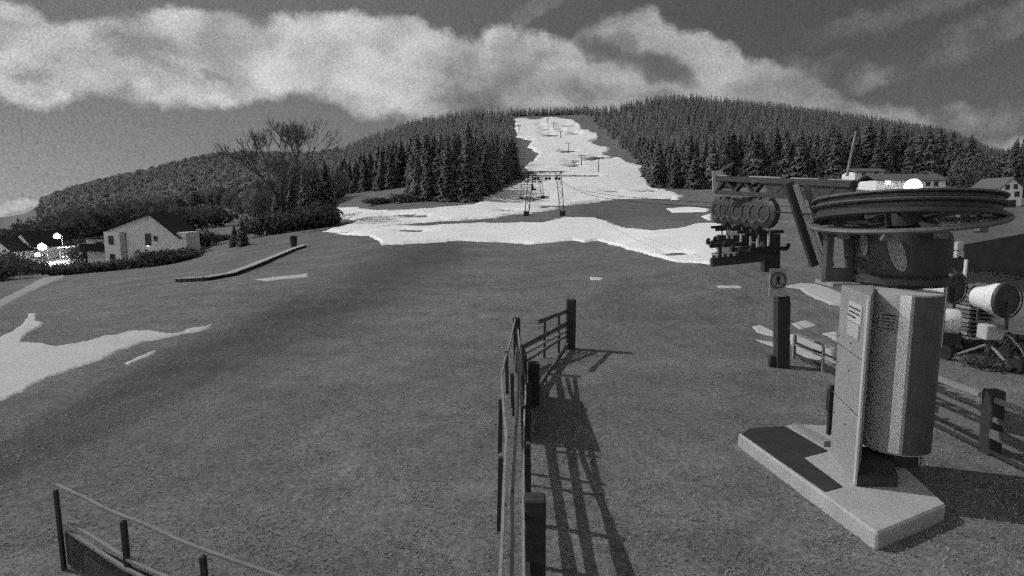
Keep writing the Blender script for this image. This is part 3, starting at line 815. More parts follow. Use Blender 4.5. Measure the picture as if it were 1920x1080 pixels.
def main_house():
    d = 92.0; g = at(265, d); zb = g.z
    X = lambda p, row=450: D(p, row, d).x
    Zr = lambda row: CZ + slope_of_row(row) * d
    r = thing('house', 'pale two-storey gabled house with narrow white stair block at the left village edge', 'house', g)
    a, ap, e = X(200), X(283), X(332)
    zl, zt, zr = Zr(433), Zr(402), Zr(440); L = 11.0
    v = [(a, d, zb - 1), (e, d, zb - 1), (e, d, zr), (ap, d, zt), (a, d, zl)]
    v2 = [(x - 2.5, y + L, z) for x, y, z in v]
    MB().add(v + v2, [(0, 1, 2, 3, 4), (9, 8, 7, 6, 5), (0, 5, 6, 1), (1, 6, 7, 2), (0, 4, 9, 5)]).build('wall', M_PLASTER, r)
    rf = MB(); o = .25
    lx = X(152); lz = Zr(447)
    def plane(p, q):
        off = Vector((-2.5 * 1.06, L + .8, 0)); P0 = Vector(p) + Vector((.1, -.5, .02)); Q0 = Vector(q) + Vector((.1, -.5, .02))
        rf.add([P0, Q0, Q0 + off, P0 + off, P0 + Vector((0, 0, o)), Q0 + Vector((0, 0, o)), Q0 + off + Vector((0, 0, o)), P0 + off + Vector((0, 0, o))],
               [(0, 3, 2, 1), (4, 5, 6, 7), (0, 1, 5, 4), (1, 2, 6, 5), (2, 3, 7, 6), (3, 0, 4, 7)])
    plane((ap, d, zt), (lx, d, lz)); plane((ap + .01, d, zt), (e + .6, d, Zr(449)))
    ro = rf.build('roof', M_ROOF, r)
    MB().box((ap - 2.2, d + 5, zt + .6), (.8, .8, 1.2)).build('chimney', M_ROOFM, ro)
    sb = MB(); s0, s1 = X(201), X(230)
    sb.box(((s0 + s1) / 2, d - .35, (zb - 1 + Zr(434)) / 2), (s1 - s0, .7, Zr(434) - zb + 1)).build('stair_block', M_PLASTER2, r)
    w = MB(); w0 = X(150); w.box(((w0 + a) / 2, d + 4, (zb - 1 + lz) / 2 - .1), (a - w0, 5.4, lz - zb + .8)); w.build('wing', M_PLASTER, r)
    b = MB(); b.box(((w0 + a) / 2, d + .6, Zr(470)), (a - w0, 1.6, .2)); b.box(((w0 + a) / 2, d - .15, Zr(470) + .55), (a - w0, .08, 1.0)); b.build('balcony', M_ROOF, r)
    ax0, ax1 = X(332), X(349)
    MB().box(((ax0 + ax1) / 2, d + 2, (zb + Zr(446)) / 2 + .4), (ax1 - ax0, 4, Zr(446) - zb + .8)).build('annexe', M_PLASTER, r)
    n = (0, -1, 0); dx = (1, 0, 0)
    quadwin(r, (X(214), d - .7, Zr(450)), .65, 1.25, dx, n, M_ROOFM); quadwin(r, (X(214), d - .7, Zr(484)), .65, 1.25, dx, n, M_ROOFM)
    quadwin(r, (X(278), d, Zr(449)), .8, 1.7, dx, n, M_ROOFM); quadwin(r, (X(292), d, Zr(447)), .5, .7, dx, n, M_ROOFM)
    quadwin(r, (X(175), d + 1.3, Zr(462)), 1.0, 1.1, dx, n, M_ROOFM)
    MB().lathe([(0, -.1), (.1, 0), (0, .1)], (X(278), d - .25, Zr(461)), 8).build('wall_lamp', M_LAMP, r)
    MB().tube((X(236), d - .06, zb - .5), (X(236), d - .06, Zr(436)), .06, .06, 6).build('downpipe', M_ROOFM, r)
main_house()


def simple_house(name, label, p0, p1, rbase, reave, rtop, d, L, wallm, roofm, ridge_along='y', wins=(), skew=0.0, apex=None):
    x0, x1 = D(p0, 400, d).x, D(p1, 400, d).x; Z = lambda row: CZ + slope_of_row(row) * d
    zb = Z(rbase) - 1.0; ze, zt = Z(reave), Z(rtop); xm = (x0 + x1) / 2 if apex is None else D(apex, 400, d).x
    r = thing(name, label, 'house', ((x0 + x1) / 2, d, zb + 1))
    rf = MB(); t = .22
    if ridge_along == 'y':
        v = [(x0, d, zb), (x1, d, zb), (x1, d, ze), (xm, d, zt), (x0, d, ze)]; v2 = [(x + skew, y + L, z) for x, y, z in v]
        MB().add(v + v2, [(0, 1, 2, 3, 4), (9, 8, 7, 6, 5), (0, 5, 6, 1), (1, 6, 7, 2), (0, 4, 9, 5)]).build('wall', wallm, r)
        for xe, s in ((x0, -1), (x1, 1)):
            rf.extr([(xm, d - .4, zt + .03), (xe + s * .5, d - .4, ze - .3), (xe + s * .5, d - .4, ze - .3 + t), (xm, d - .4, zt + t + .03)], (skew, L + .8, 0))
    else:
        MB().box(((x0 + x1) / 2, d + L / 2, (zb + ze) / 2), (x1 - x0, L, ze - zb)).build('wall', wallm, r)
        for ys, s in ((d, -1), (d + L, 1)):
            rf.extr([(x0 - .5, d + L / 2, zt), (x0 - .5, ys + s * .6, ze - .15), (x0 - .5, ys + s * .6, ze - .15 + t), (x0 - .5, d + L / 2, zt + t)], (x1 - x0 + 1.0, 0, 0))
    rf.build('roof', roofm, r)
    for wx, wr, ww, wh, pm in wins: quadwin(r, (D(wx, 400, d).x, d, Z(wr)), ww, wh, (1, 0, 0), (0, -1, 0), M_ROOFM, pm)
    return r


simple_house('house', 'small white gabled house at the right edge below the forest', 1872, 1913, 378, 352, 334, 128, 8, M_PLASTER2, M_ROOFM, wins=[(1884, 351, .8, .9, M_GLASS), (1899, 350, .8, .9, M_GLASS), (1903, 364, 1, 1, M_GLASS)])
lb = simple_house('long_building', 'long low building with a lit roof edge beside the bright floodlight', 1640, 1768, 360, 338, 326, 128, 7, M_PLASTER, M_ROOFM, 'x',
             wins=[(1660, 342, 1.3, 1.1, M_WARM), (1735, 345, .9, .9, M_GLASS), (1750, 345, .9, .9, M_GLASS)])
simple_house('house', 'low pale building with two small windows left of the long lit building', 1598, 1652, 345, 322, 316, 150, 6, M_PLASTER, M_ROOFM, 'x', wins=[(1637, 327, .9, 1.1, M_GLASS), (1615, 328, 1.2, .9, M_GLASS)])
simple_house('house', 'gabled village house with bright gable behind the street lights', 18, 52, 492, 462, 436, 125, 9, M_PLASTER2, M_ROOF, wins=[(30, 468, 1, 1.2, M_GLASS), (17, 473, .35, 1.2, M_WARM)], skew=2)
simple_house('house', 'dark roofed village house at the far left picture edge', -35, 12, 495, 470, 448, 120, 9, M_PLASTER, M_ROOF)
simple_house('house', 'white house front lit up directly behind the brightest lamp', 56, 96, 492, 466, 458, 132, 7, M_PLASTER2, M_ROOF, 'x', wins=[(66, 472, 1, 1.3, M_GLASS), (86, 472, 1, 1.3, M_GLASS)])


def carport():
    d = 118; x0, x1 = D(104, 400, d).x, D(137, 400, d).x; Z = lambda row: CZ + slope_of_row(row) * d
    zb = h((x0 + x1) / 2, d)
    r = thing('carport', 'flat roofed carport with a bright roof edge right of the street lights', 'carport', ((x0 + x1) / 2, d, zb))
    MB().box(((x0 + x1) / 2, d + 2, Z(464)), (x1 - x0, 5, .28)).build('roof', M_WHITE, r)
    for x in (x0 + .15, x1 - .15):
        for y in (d, d + 4): MB().box((x, y, (zb - .5 + Z(464)) / 2), (.16, .16, Z(464) - zb + .5)).build('post', M_WOODL, r)
    MB().box(((x0 + x1) / 2, d + 4.6, (zb + Z(464)) / 2), (x1 - x0, .12, Z(464) - zb)).build('back_wall', M_PLASTER2, r)
carport()


def street_lamp(px, row, d, label, head=.32, power=900, group='village street lamps'):
    t = D(px, row, d); zb = h(t.x, d)
    r = thing('street_lamp', label, 'street lamp', (t.x, d, zb), group)
    MB().tube((t.x + .9, d, zb - .3), (t.x + .9, d, t.z + .25), .07, .05, 8).tube((t.x + .9, d, t.z + .25), (t.x, d, t.z + head + .05), .04, .04, 6).build('pole', M_STEEL, r)
    MB().lathe([(.05, head), (head * .8, head * .5), (head, 0), (head * .8, -head * .6), (.05, -head * .8)], t, 14).build('lamp_head', M_LAMP, r, True)
    l = bpy.data.lights.new('lamp_light', 'POINT'); l.energy = power; l.shadow_soft_size = .3
    o = bpy.data.objects.new('lamp_light', l); C.objects.link(o); o.location = (0 + 0, -.55, t.z - zb - .5); o.parent = r
street_lamp(79, 463, 112, 'brightest street lamp in front of the white village house front', .75, 2600)
street_lamp(107, 443, 116, 'tall street lamp above the carport', .6, 1500)
street_lamp(70, 478, 104, 'low lamp just below the brightest street lamp', .4, 900)
street_lamp(118, 482, 112, 'low lamp under the carport roof lighting the pavement', .12, 350)


def floodlight():
    d = 121.0; t = D(1711, 352, d); zb = h(t.x, d)
    r = thing('floodlight_mast', 'mast with one dazzling floodlight behind the big lift wheel', 'floodlight', (t.x, d, zb))
    MB().tube((t.x, d + .35, zb - .4), (t.x, d + .35, t.z + .6), .12, .08, 8).build('mast', M_STEEL, r)
    MB().lathe([(.6, .5), (1.5, .1), (1.7, -.15), (.0, -.4)], t, 20, axis=(0.15, 1, .1)).build('housing', M_LAMP, r, True)
    l = bpy.data.lights.new('flood_light', 'POINT'); l.energy = 200; l.shadow_soft_size = .4
    o = bpy.data.objects.new('flood_light', l); C.objects.link(o); o.location = (0, 1.6, t.z - zb + .6); o.parent = r
    l2 = bpy.data.lights.new('flood_light', 'POINT'); l2.energy = 250; l2.shadow_soft_size = .4
    o = bpy.data.objects.new('flood_light', l2); C.objects.link(o); o.location = (0, -1.2, t.z - zb - .1); o.parent = r
floodlight()


def hut():
    d0, d1 = 23.0, 31.0
    e = D(1803, 488, 27); ze = e.z; zt = CZ + slope_of_row(438) * 27
    x0 = e.x; x1 = x0 + 11; g = h(x0 + 3, 27)
    r = thing('hut', 'dark hut with a low hipped roof at the right edge behind the snow guns', 'hut', ((x0 + x1) / 2, 27, g))
    rf = MB(); a = (x0, d0, ze - .1); b = (x1, d0, ze - .1); c = (x1, d1, ze - .1); dd = (x0, d1, ze - .1); p = (x0 + 2.6, 27, zt); q = (x1 - 2.6, 27, zt)
    u = lambda v: (v[0], v[1], v[2] - .18)
    rf.add([a, b, c, dd, p, q, u(a), u(b), u(c), u(dd)], [(0, 1, 5, 4), (1, 2, 5), (2, 3, 4, 5), (3, 0, 4), (0, 6, 7, 1), (1, 7, 8, 2), (2, 8, 9, 3), (3, 9, 6, 0), (6, 9, 8, 7)])
    rf.build('roof', M_FELT, r)
    MB().box(((x0 + x1) / 2, 27, (g - .6 + ze - .28) / 2), (x1 - x0 - 1.8, d1 - d0 - 1.8, ze - .28 - g + .6)).build('wall', M_WOOD, r)
    fp = D(1811, 497, 22.5)
    pr = thing('marker_pole', 'short bright white pole standing at the left eave of the dark hut', 'pole', (fp.x, 22.5, h(fp.x, 22.5)))
    MB().tube((fp.x, 22.5, fp.z - .7), (fp.x, 22.5, fp.z + .2), .06, .06, 10).build('sleeve', M_WHITE, pr)
    MB().tube((fp.x, 22.5, h(fp.x, 22.5) - .1), (fp.x, 22.5, fp.z - .7), .035, .035, 8).build('stake', M_DSTEEL, pr)
hut()

# ---------------------------------------------------------------- lift towers and cables
def portal(d, pxl, pxr, rb, rt, label, wide_arm):
    xl, xr = D(pxl, 380, d).x, D(pxr, 380, d).x; zt = CZ + slope_of_row(rt) * d
    zl, zr = h(xl, d), h(xr, d)
    r = thing('lift_portal', label, 'lift tower', ((xl + xr) / 2, d, min(zl, zr)), 'T-bar lift portals')
    xm = (xl + xr) / 2
    for x, zb, s in ((xl, zl, 1), (xr, zr, -1)):
        m = MB(); xt = x + s * .75
        b1, b2 = Vector((x - .32, d, zb - .3)), Vector((x + .32, d, zb - .3)); t1, t2 = Vector((xt - .42, d, zt)), Vector((xt + .42, d, zt))
        m.tube(b1, t1, .075, .065, 5); m.tube(b2, t2, .075, .065, 5)
        n = 8
        for i in range(n):
            A, B = (b1, b2) if i % 2 else (b2, b1); E, K = (t1, t2) if i % 2 else (t2, t1)
            m.tube(A.lerp(E, i / n), B.lerp(K, (i + 1) / n), .035, .035, 4)
        m.build('leg', M_DSTEEL, r)
        MB().box((x, d, zb + .25), (.95, .6, 1.1)).build('footing', M_DARK, r)
    bm = MB(); bm.bar((xl - .2, d, zt), (xr + .3, d, zt), .16, .16); bm.bar((xl - .6, d, zt - .7), (xr + wide_arm, d, zt - .7), .16, .16)
    n = 7
    for i in range(n):
        xa = xl + (xr - xl) * i / n; xb = xl + (xr - xl) * (i + 1) / n
        bm.tube((xa, d, zt if i % 2 else zt - .7), (xb, d, zt - .7 if i % 2 else zt), .035, .035, 4)
    bm.build('crossbeam', M_DSTEEL, r)
    for x in (xl + 1.7, xl + 3.6, xr - .9):
        s = MB()
        for k in (-.3, .3): s.tube((x + k, d - .12, zt - 1.15), (x + k, d + .12, zt - 1.15), .24, .24, 12)
        s.bar((x, d, zt - .7), (x, d, zt - 1.1), .08, .08); s.bar((x - .35, d, zt - 1.1), (x + .35, d, zt - 1.1), .1, .1)
        s.build('sheave_assembly', M_BLACK, r)
    return xl, xr, zt
pa = portal(105, 987, 1055, 400, 322, 'nearer lattice lift portal with wide crossbeam at the snow edge', 6.0)
pb = portal(172, 977, 1018, 373, 333, 'farther lattice lift portal behind the first one on the snow', 1.0)


def tbar_hanging():
    p = D(998, 351, 112); r = thing('tow_hanger', 'T-bar hanging from the cable between the two lift portals', 'T-bar', (p.x, p.y, p.z + 1.2))
    MB().tube((p.x, p.y, p.z + 2.2), (p.x, p.y, p.z + .3), .04, .04, 6).build('cord', M_BLACK, r)
    MB().lathe([(.02, -.15), (.5, -.12), (.5, .12), (.02, .15)], (p.x, p.y, p.z), 16, axis=(1, .2, 0)).box((p.x + .3, p.y, p.z - .4), (.9, .3, .3)).build('reel', M_BLACK, r)
tbar_hanging()

SM = [(1122, 326, 298, 'lift mast lowest on the piste beside the bare streak'), (1090, 311, 292, 'lift mast second from the bottom with bare ground at its foot'), (1066, 287, 269, 'lift mast third from the bottom of the snowy piste'),
      (1051, 262, 248, 'lift mast fourth from the bottom of the snowy piste'), (1038, 244, 231, 'lift mast near the top of the piste'), (1027, 235, 223, 'topmost lift mast on the piste'), (973, 251, 236, 'lone mast at the left forest edge near the top')]
mast_tops = []
for p, rb, rt, lbm in SM:
    g = G(p, rb); hh = (rb - rt) / F * g.y
    r = thing('lift_mast', lbm, 'lift mast', g, 'masts up the piste')
    th_ = .10 + g.y * .00045
    MB().tube((g.x, g.y, g.z - .5), (g.x, g.y, g.z + hh), th_, th_ * .8, 8).build('mast', M_DSTEEL, r)
    aw = 2.2
    MB().bar((g.x - aw, g.y, g.z + hh), (g.x + aw, g.y, g.z + hh), th_ * 1.2, th_ * 1.2).build('crossarm', M_DSTEEL, r)
    for s in (-1, 1): MB().tube((g.x + s * aw * .9, g.y - .3, g.z + hh - .3), (g.x + s * aw * .9, g.y + .3, g.z + hh - .3), .22, .22, 8).build('sheave', M_BLACK, r)
    if p > 1000: mast_tops.append((g, hh))
    MB().box((g.x + .1, g.y, g.z + .1), (1.2, 1.0, .9)).build('footing', M_DARK, r)

# ---------------------------------------------------------------- T-bar drive station
WC = D(1694, 398, 11.0)             # wheel centre
WX, WY = WC.x, WC.y
WR = 1.46


def cable_pt(d):
    a = Vector((WX - WR + .02, WY, 4.38)); b = Vector((pa[1] - .9, 105, pa[2] - .95))
    t = (d - WY) / (105 - WY); q = a.lerp(b, t); q.z -= 1.1 * math.sin(math.pi * t); return q


def cables():
    a = [cable_pt(d) for d in (11, 13, 16, 20, 28, 40, 55, 72, 90, 105)]
    up = [a[-1]] + [Vector((9, 172, pb[2] - .95))] + [Vector((g.x, g.y, g.z + hh - .05)) for g, hh in mast_tops]
    o = MB().path(a + up[1:], .016, 5); o.build('haul_cable', M_BLACK); tag(bpy.data.objects['haul_cable'], 'thin dark haul cable running from the big wheel up to the lift portals', 'cable')
    b0 = Vector((WX + WR, WY, 4.38)); b1 = Vector((pa[0] + 3.6, 105, pa[2] - .95)); b = []
    for t in np.linspace(0, 1, 9):
        q = b0.lerp(b1, t); q.z -= 1.0 * math.sin(math.pi * t); b.append(q)
    MB().path(b, .014, 5).build('return_cable', M_BLACK); tag(bpy.data.objects['return_cable'], 'second thin cable returning from the hill to the right side of the wheel', 'cable')
cables()


def station():
    base = P(1640, 880)
    r = thing('lift_drive_station', 'T-bar lift drive station with big horizontal wheel on a pale column', 'lift station', (base.x, base.y, 0.0))
    # column: flat fin with the lit left face
    c0 = P(1606, 913, .25); c1 = P(1556, 846, .25)
    tl = (c1 - c0).normalized(); nr = Vector((tl.y, -tl.x, 0))
    w = .62; zt = 3.2
    quad = [c0, c0 + Vector((.40, .60, 0)), c1 + Vector((.55, .0, 0)), c1]
    MB().prism([(q.x, q.y) for q in quad], .24, zt).build('column', M_COLUMN, r, bevel=.012)
    quad = [c0 + Vector((.02, .015, 0)), c0 + Vector((.62, -.02, 0)), c1 + Vector((.9, -.2, 0)), c1 + Vector((.1, -.2, 0))]
    MB().prism([(q.x, q.y) for q in quad], .245, .42).build('column_foot', M_DARK, r, bevel=.01)
    # seam line, notice and cable clip on the left face
    def onface(s, z, off=.004): q = c0.lerp(c1, s) - nr * off; return Vector((q.x, q.y, z))
    R = Matrix((tl, nr, Vector((0, 0, 1)))).transposed()
    nt = MB().box(onface(.42, 2.86, .012), (.62, .02, .30), R).build('notice_plate', M_PLATE, r)
    MB().box(onface(.42, 2.93, .026), (.5, .008, .02), R).box(onface(.42, 2.86, .026), (.5, .008, .02), R).box(onface(.5, 2.79, .026), (.38, .008, .02), R).build('print', M_INK, nt)
    MB().box(onface(.45, 2.58, .012), (.55, .02, .22), R).build('notice_plate', M_COVER, r)
    MB().box(onface(.05, 1.6, .01), (.09, .02, 3.1), R).build('edge_trim', M_PLATE, r)
    # rounded sheet-metal cover
    cc = Vector((D(1687, 700, 10.02).x, 10.02, 0)); n = 28; cr = .525
    prof = []
    for i in range(n):
        t = 2 * math.pi * (i + .5) / n; prof.append((cc.x + cr * math.cos(t), cc.y + cr * math.sin(t)))
    MB().prism(prof, .5, 3.14).build('cover', M_COVER, r, True)
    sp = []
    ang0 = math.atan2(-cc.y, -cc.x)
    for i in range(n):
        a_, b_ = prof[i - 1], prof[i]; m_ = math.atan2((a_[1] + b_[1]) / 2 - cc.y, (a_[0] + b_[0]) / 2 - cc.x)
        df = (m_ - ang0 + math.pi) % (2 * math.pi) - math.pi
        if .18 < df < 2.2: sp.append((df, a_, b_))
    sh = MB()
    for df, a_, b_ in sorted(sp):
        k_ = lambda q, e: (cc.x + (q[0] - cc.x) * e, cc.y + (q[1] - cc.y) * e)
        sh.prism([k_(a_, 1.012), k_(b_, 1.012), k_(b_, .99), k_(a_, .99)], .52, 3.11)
    sh.build('shade_panel', M_DSTEEL2, r)  # dark shells put the shade of the cover's right side into colour
    # vertical highlight put into a pale strip on the facet that looks at the camera
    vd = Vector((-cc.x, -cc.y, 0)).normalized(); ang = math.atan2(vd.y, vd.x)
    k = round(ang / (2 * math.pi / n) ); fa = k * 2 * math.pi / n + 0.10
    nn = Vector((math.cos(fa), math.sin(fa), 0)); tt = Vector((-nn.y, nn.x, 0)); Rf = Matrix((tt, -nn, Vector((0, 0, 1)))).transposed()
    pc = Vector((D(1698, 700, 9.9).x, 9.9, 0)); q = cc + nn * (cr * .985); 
    MB().box(Vector((q.x, q.y, 1.83)), (.15, .03, 2.6), Rf).build('glint_strip', M_GLINT, r)
    fa2 = fa - .42; n2 = Vector((math.cos(fa2), math.sin(fa2), 0)); t2 = Vector((-n2.y, n2.x, 0)); R2 = Matrix((t2, -n2, Vector((0, 0, 1)))).transposed(); q2 = cc + n2 * (cr * .985)
    vp = MB().box(Vector((q2.x, q2.y, 2.68)), (.27, .03, .30), R2).build('rating_plate', M_COVER, r)
    pr = MB()
    for i in range(5): pr.box(Vector((q2.x, q2.y, 2.79 - i * .055)) + n2 * .018, (.2, .008, .012 if i else .02), R2)
    pr.build('print', M_INK, vp)
    MB().tube((cc.x + .57, cc.y + .1, .05), (cc.x + .57, cc.y + .1, 3.12), .03, .03, 10).build('conduit', M_PLATE, r)
    MB().prism([(cc.x + (cr - .15) * math.cos(t), cc.y + (cr - .15) * math.sin(t)) for t in np.linspace(0, 6.283, 17)[:-1]], .24, .5).build('plinth', M_DARK, r)
    bl = MB()
    for z_ in (1.0, 1.9, 2.35):
        for s_ in (.08, .5, .92): q_ = onface(s_, z_, .006); bl.tube(q_, q_ - nr * .012, .014, .014, 6)
    bl.build('bolt', M_DSTEEL2, r)
    for z_ in (1.32, 2.2): MB().box(onface(.5, z_, .003), (1.60, .006, .012), R).build('panel_seam', M_DSTEEL2, r)
    # collar and motor housing
    MB().lathe([(.0, 3.15), (.74, 3.15), (.79, 3.2), (.79, 3.3), (.74, 3.34), (0.0, 3.34)], (WX, WY, 0), 36).build('collar', M_DSTEEL, r, True)
    hs = MB().lathe([(.0, 3.34), (.74, 3.34), (.78, 3.4), (.78, 3.95), (.74, 4.08), (.5, 4.14), (.0, 4.14)], (WX, WY, 0), 36).build('motor_housing', M_DSTEEL, r, True)
    for px_, row_, rx, rz, tilt in ((1682, 474, .12, .33, -.3), (1622, 458, .09, .22, -.25)):
        az_ = math.atan2(D(px_, row_, WY).x, WY); ac = math.atan2(WX, WY); Lc = math.hypot(WX, WY)
        sn = Lc * math.sin(az_ - ac) / .79; th0 = math.atan2(-WY, -WX) + math.asin(max(-.95, min(.95, sn)))
        zc = CZ + slope_of_row(row_) * 10.3; V = []; Fc = []; nv = 14
        for k_ in range(nv + 1):
            v_ = -1 + 2 * k_ / nv; wv = math.sqrt(max(0, 1 - v_ * v_)) * rx + .002
            for e_ in (-1, -.5, 0, .5, 1):
                t_ = th0 + (e_ * wv - v_ * rz * tilt * -1) / .79
                V.append((WX + .795 * math.cos(t_), WY + .795 * math.sin(t_), zc + v_ * rz))
        for k_ in range(nv):
            for e_ in range(4): o_ = k_ * 5 + e_; Fc.append((o_, o_ + 1, o_ + 6, o_ + 5))
        nb_ = len(V); V += [(WX + (x - WX) * .985, WY + (y - WY) * .985, z) for x, y, z in V]; Fc += [tuple(q + nb_ for q in f)[::-1] for f in Fc]
        MB().add(V, Fc).build('oval_sheen', M_STEEL, r, True)  # paler oval standing in for a reflection on the housing
    # side bracket frame left of the housing
    b = MB(); xa = D(1552, 480, WY + .2).x; xb = WX - .72
    y_ = WY + .2
    b.bar((xa, y_, 3.2), (xa, y_, 4.1), .16, .12); b.bar((xa - .05, y_, 3.28), (xb, y_, 3.28), .26, .14); b.bar((xa, y_, 4.08), (xb, y_, 4.08), .2, .14)
    b.bar((xb - .02, y_, 3.35), (xb - .12, y_, 4.05), .16, .12); b.bar((xa + .45, y_ - .1, 3.98), (xa + .9, y_ - .1, 3.75), .2, .08)
    b.build('bracket', M_DSTEEL2, r)
    MB().prism([(xa - .05, y_ - .35), (xb + .2, y_ - .35), (xb + .2, y_ + .3), (xa - .05, y_ + .3)], 3.10, 3.17).build('service_platform', M_COLUMN, r)
    # bullwheel, tipped with the cable
    axis = Vector((.025, .10, 1)).normalized()
    prof = [(WR - .16, -.17), (WR - .02, -.17), (WR, -.15), (WR, -.09), (WR - .07, -.06), (WR - .07, .0), (WR, .03), (WR, .08), (WR - .05, .10), (WR - .05, .14), (WR, .16), (WR - .02, .19), (WR - .16, .19)]
    wh = MB().lathe(prof, (WX, WY, 4.46), 72, axis=axis, closed=True).build('bullwheel', M_DSTEEL, r, True)
    Rx = axis.to_track_quat('Z', 'Y').to_matrix(); c = Vector((WX, WY, 4.46))
    for i in range(8):
        t = i * math.pi / 4 + .2; u = Rx @ Vector((math.cos(t), math.sin(t), 0))
        MB().bar(c + u * .2, c + u * (WR - .12), .12, .1).build('spoke', M_DSTEEL2, wh)
    MB().lathe([(.0, -.3), (.28, -.3), (.28, .2), (.2, .26), (.0, .26)], c, 20, axis=axis).build('hub', M_DSTEEL, wh, True)
    MB().lathe([(WR - .01, .055), (WR + .018, .055), (WR + .018, .075), (WR - .01, .075)], c, 72, axis=axis, closed=True).build('rim_edge', M_RIM, wh)
    MB().lathe([(WR - .03, .175), (WR + .01, .175), (WR + .01, .205), (WR - .03, .205)], c, 72, axis=axis, closed=True).build('rim_edge', M_RIM, wh)
    # guard ring below
    ax2 = Vector((-.105, -.045, 1)).normalized(); R2_ = ax2.to_track_quat('Z', 'Y').to_matrix(); c2 = Vector((WX + .02, WY, 4.27))
    gr = MB().lathe([(WR - .10, -.035), (WR + .06, -.035), (WR + .08, 0), (WR + .06, .04), (WR - .10, .04)], c2, 72, axis=ax2, closed=True).build('guard_ring', M_RIM, r, True)
    for i in range(6):
        t = i * math.pi / 3 + .45; u = R2_ @ Vector((math.cos(t), math.sin(t), 0))
        MB().bar(c2 + u * .5, c2 + u * (WR - .06), .07, .09).build('stay', M_DSTEEL, gr)
    for i in range(10):
        t = i * .628 + .1; u = R2_ @ Vector((math.cos(t), math.sin(t), 0))
        MB().box(c2 + u * (WR - .25) + Vector((0, 0, -.1)), (.14, .14, .16)).build('roller', M_STEEL, gr)
    # boom reaching out over the cable
    t0 = D(1346, 333, 15.6); t1 = D(1602, 345, 11.4)
    bm = MB().bar(t0 + Vector((0, 0, -.02)), t1, .12, .18).bar(t0 + Vector((0, 0, -.36)), t1 + Vector((0, 0, -.30)), .10, .16)
    nseg = 12
    for i in range(nseg):
        a_ = t0.lerp(t1, i / nseg); b_ = t0.lerp(t1, (i + 1) / nseg)
        bm.bar(a_ + Vector((0, 0, -.03 if i % 2 else -.34)), b_ + Vector((0, 0, -.31 if i % 2 else -.03)), .06, .1)
    bo = bm.bar(t0.lerp(t1, .45) + Vector((0, 0, -.18)), t1 + Vector((0, 0, -.16)), .26, .08).build('boom', M_DSTEEL, r)
    hi = MB()
    for s0, s1 in ((.02, .1), (.3, .55), (.62, .8), (.86, 1.0)): hi.bar(t0.lerp(t1, s0) + Vector((0, -.02, .06)), t0.lerp(t1, s1) + Vector((0, -.02, .06)), .03, .12)
    hi.build('cable_tray', M_COLUMN, bo)
    MB().box(t0 + Vector((-.02, -.05, -.08)), (.26, .05, .5), Matrix.Rotation(-.08, 3, 'Y')).build('end_plate', M_PLATE, bo)
    MB().bar(t0 + Vector((.1, 0, .2)), t0 + Vector((.36, 0, .34)), .05, .05).build('bracket_arm', M_STEEL, bo)
    for dx_ in (0, .32):
        a_ = D(1492 + dx_ * 60, 346, 11.9); b_ = D(1543 + dx_ * 50, 500, 11.6)
        MB().bar(a_, b_, .10, .07).build('strut', M_STEEL if dx_ == 0 else M_DSTEEL, r)
    a_ = D(1478, 342, 12.0); b_ = D(1528, 498, 12.0); MB().bar(a_, b_, .16, .12).build('strut', M_DSTEEL, r)
    # antenna rod on the boom
    a_ = D(1588, 330, 11.5); b_ = D(1605, 246, 11.5); MB().tube(a_, b_, .028, .022, 8).build('antenna', M_STEEL, r)
    # equipment box on the back of the wheel
    MB().box(D(1868, 382, 11.6), (.5, .3, .14)).build('limit_switch', M_DSTEEL, r)
    # power cable at the foot
    MB().path([P(1555, 797, .45), P(1585, 812, .47), P(1612, 834, .42)], .012, 5)
station()

# concrete slab and the rubber sheet lying on it
sl = [P(1383, 812, .25), P(1645, 1000, .25), P(1775, 945, .25), P(1690, 868, .25), P(1610, 800, .25), P(1490, 794, .25)]
o = MB().prism([(q.x, q.y) for q in sl], -.15, .25).build('concrete_slab', M_CONC, bevel=.03); tag(o, 'pale concrete foundation slab under the lift station', 'slab')
mt = [P(x, y, .262) for x, y in ((1391, 813), (1406, 803), (1440, 800), (1472, 799), (1512, 822), (1552, 845), (1506, 857), (1580, 912), (1546, 921), (1460, 862))]
o = MB().prism([(q.x, q.y) for q in mt], .253, .262).build('rubber_sheet', M_MAT); tag(o, 'dark rubber sheet lying on the left half of the concrete slab', 'mat')
o = MB().bar(P(1492, 797, .30), P(1553, 832, .30), .09, .16).build('edge_board', M_WOODL); tag(o, 'pale board lying along the far edge of the slab beside the dark sheet', 'board')
ps = P(1553, 838)
r = thing('barrier_post', 'thin dark post standing directly left of the pale column', 'post', (ps.x, ps.y, .25))
MB().box((ps.x, ps.y, .72), (.08, .08, .96)).build('post', M_BLACK, r); MB().box((ps.x - .02, ps.y - .02, .92), (.12, .12, .4)).build('sleeve', M_BLACK, r)
o = MB().path([Vector((ps.x + .03, ps.y - .06, .55)), P(1585, 813, .42), P(1606, 832, .40), P(1640, 850, .3)], .014, 6).build('power_cable', M_BLACK); tag(o, 'black cable strung from the thin post across the foot of the pale column', 'cable')


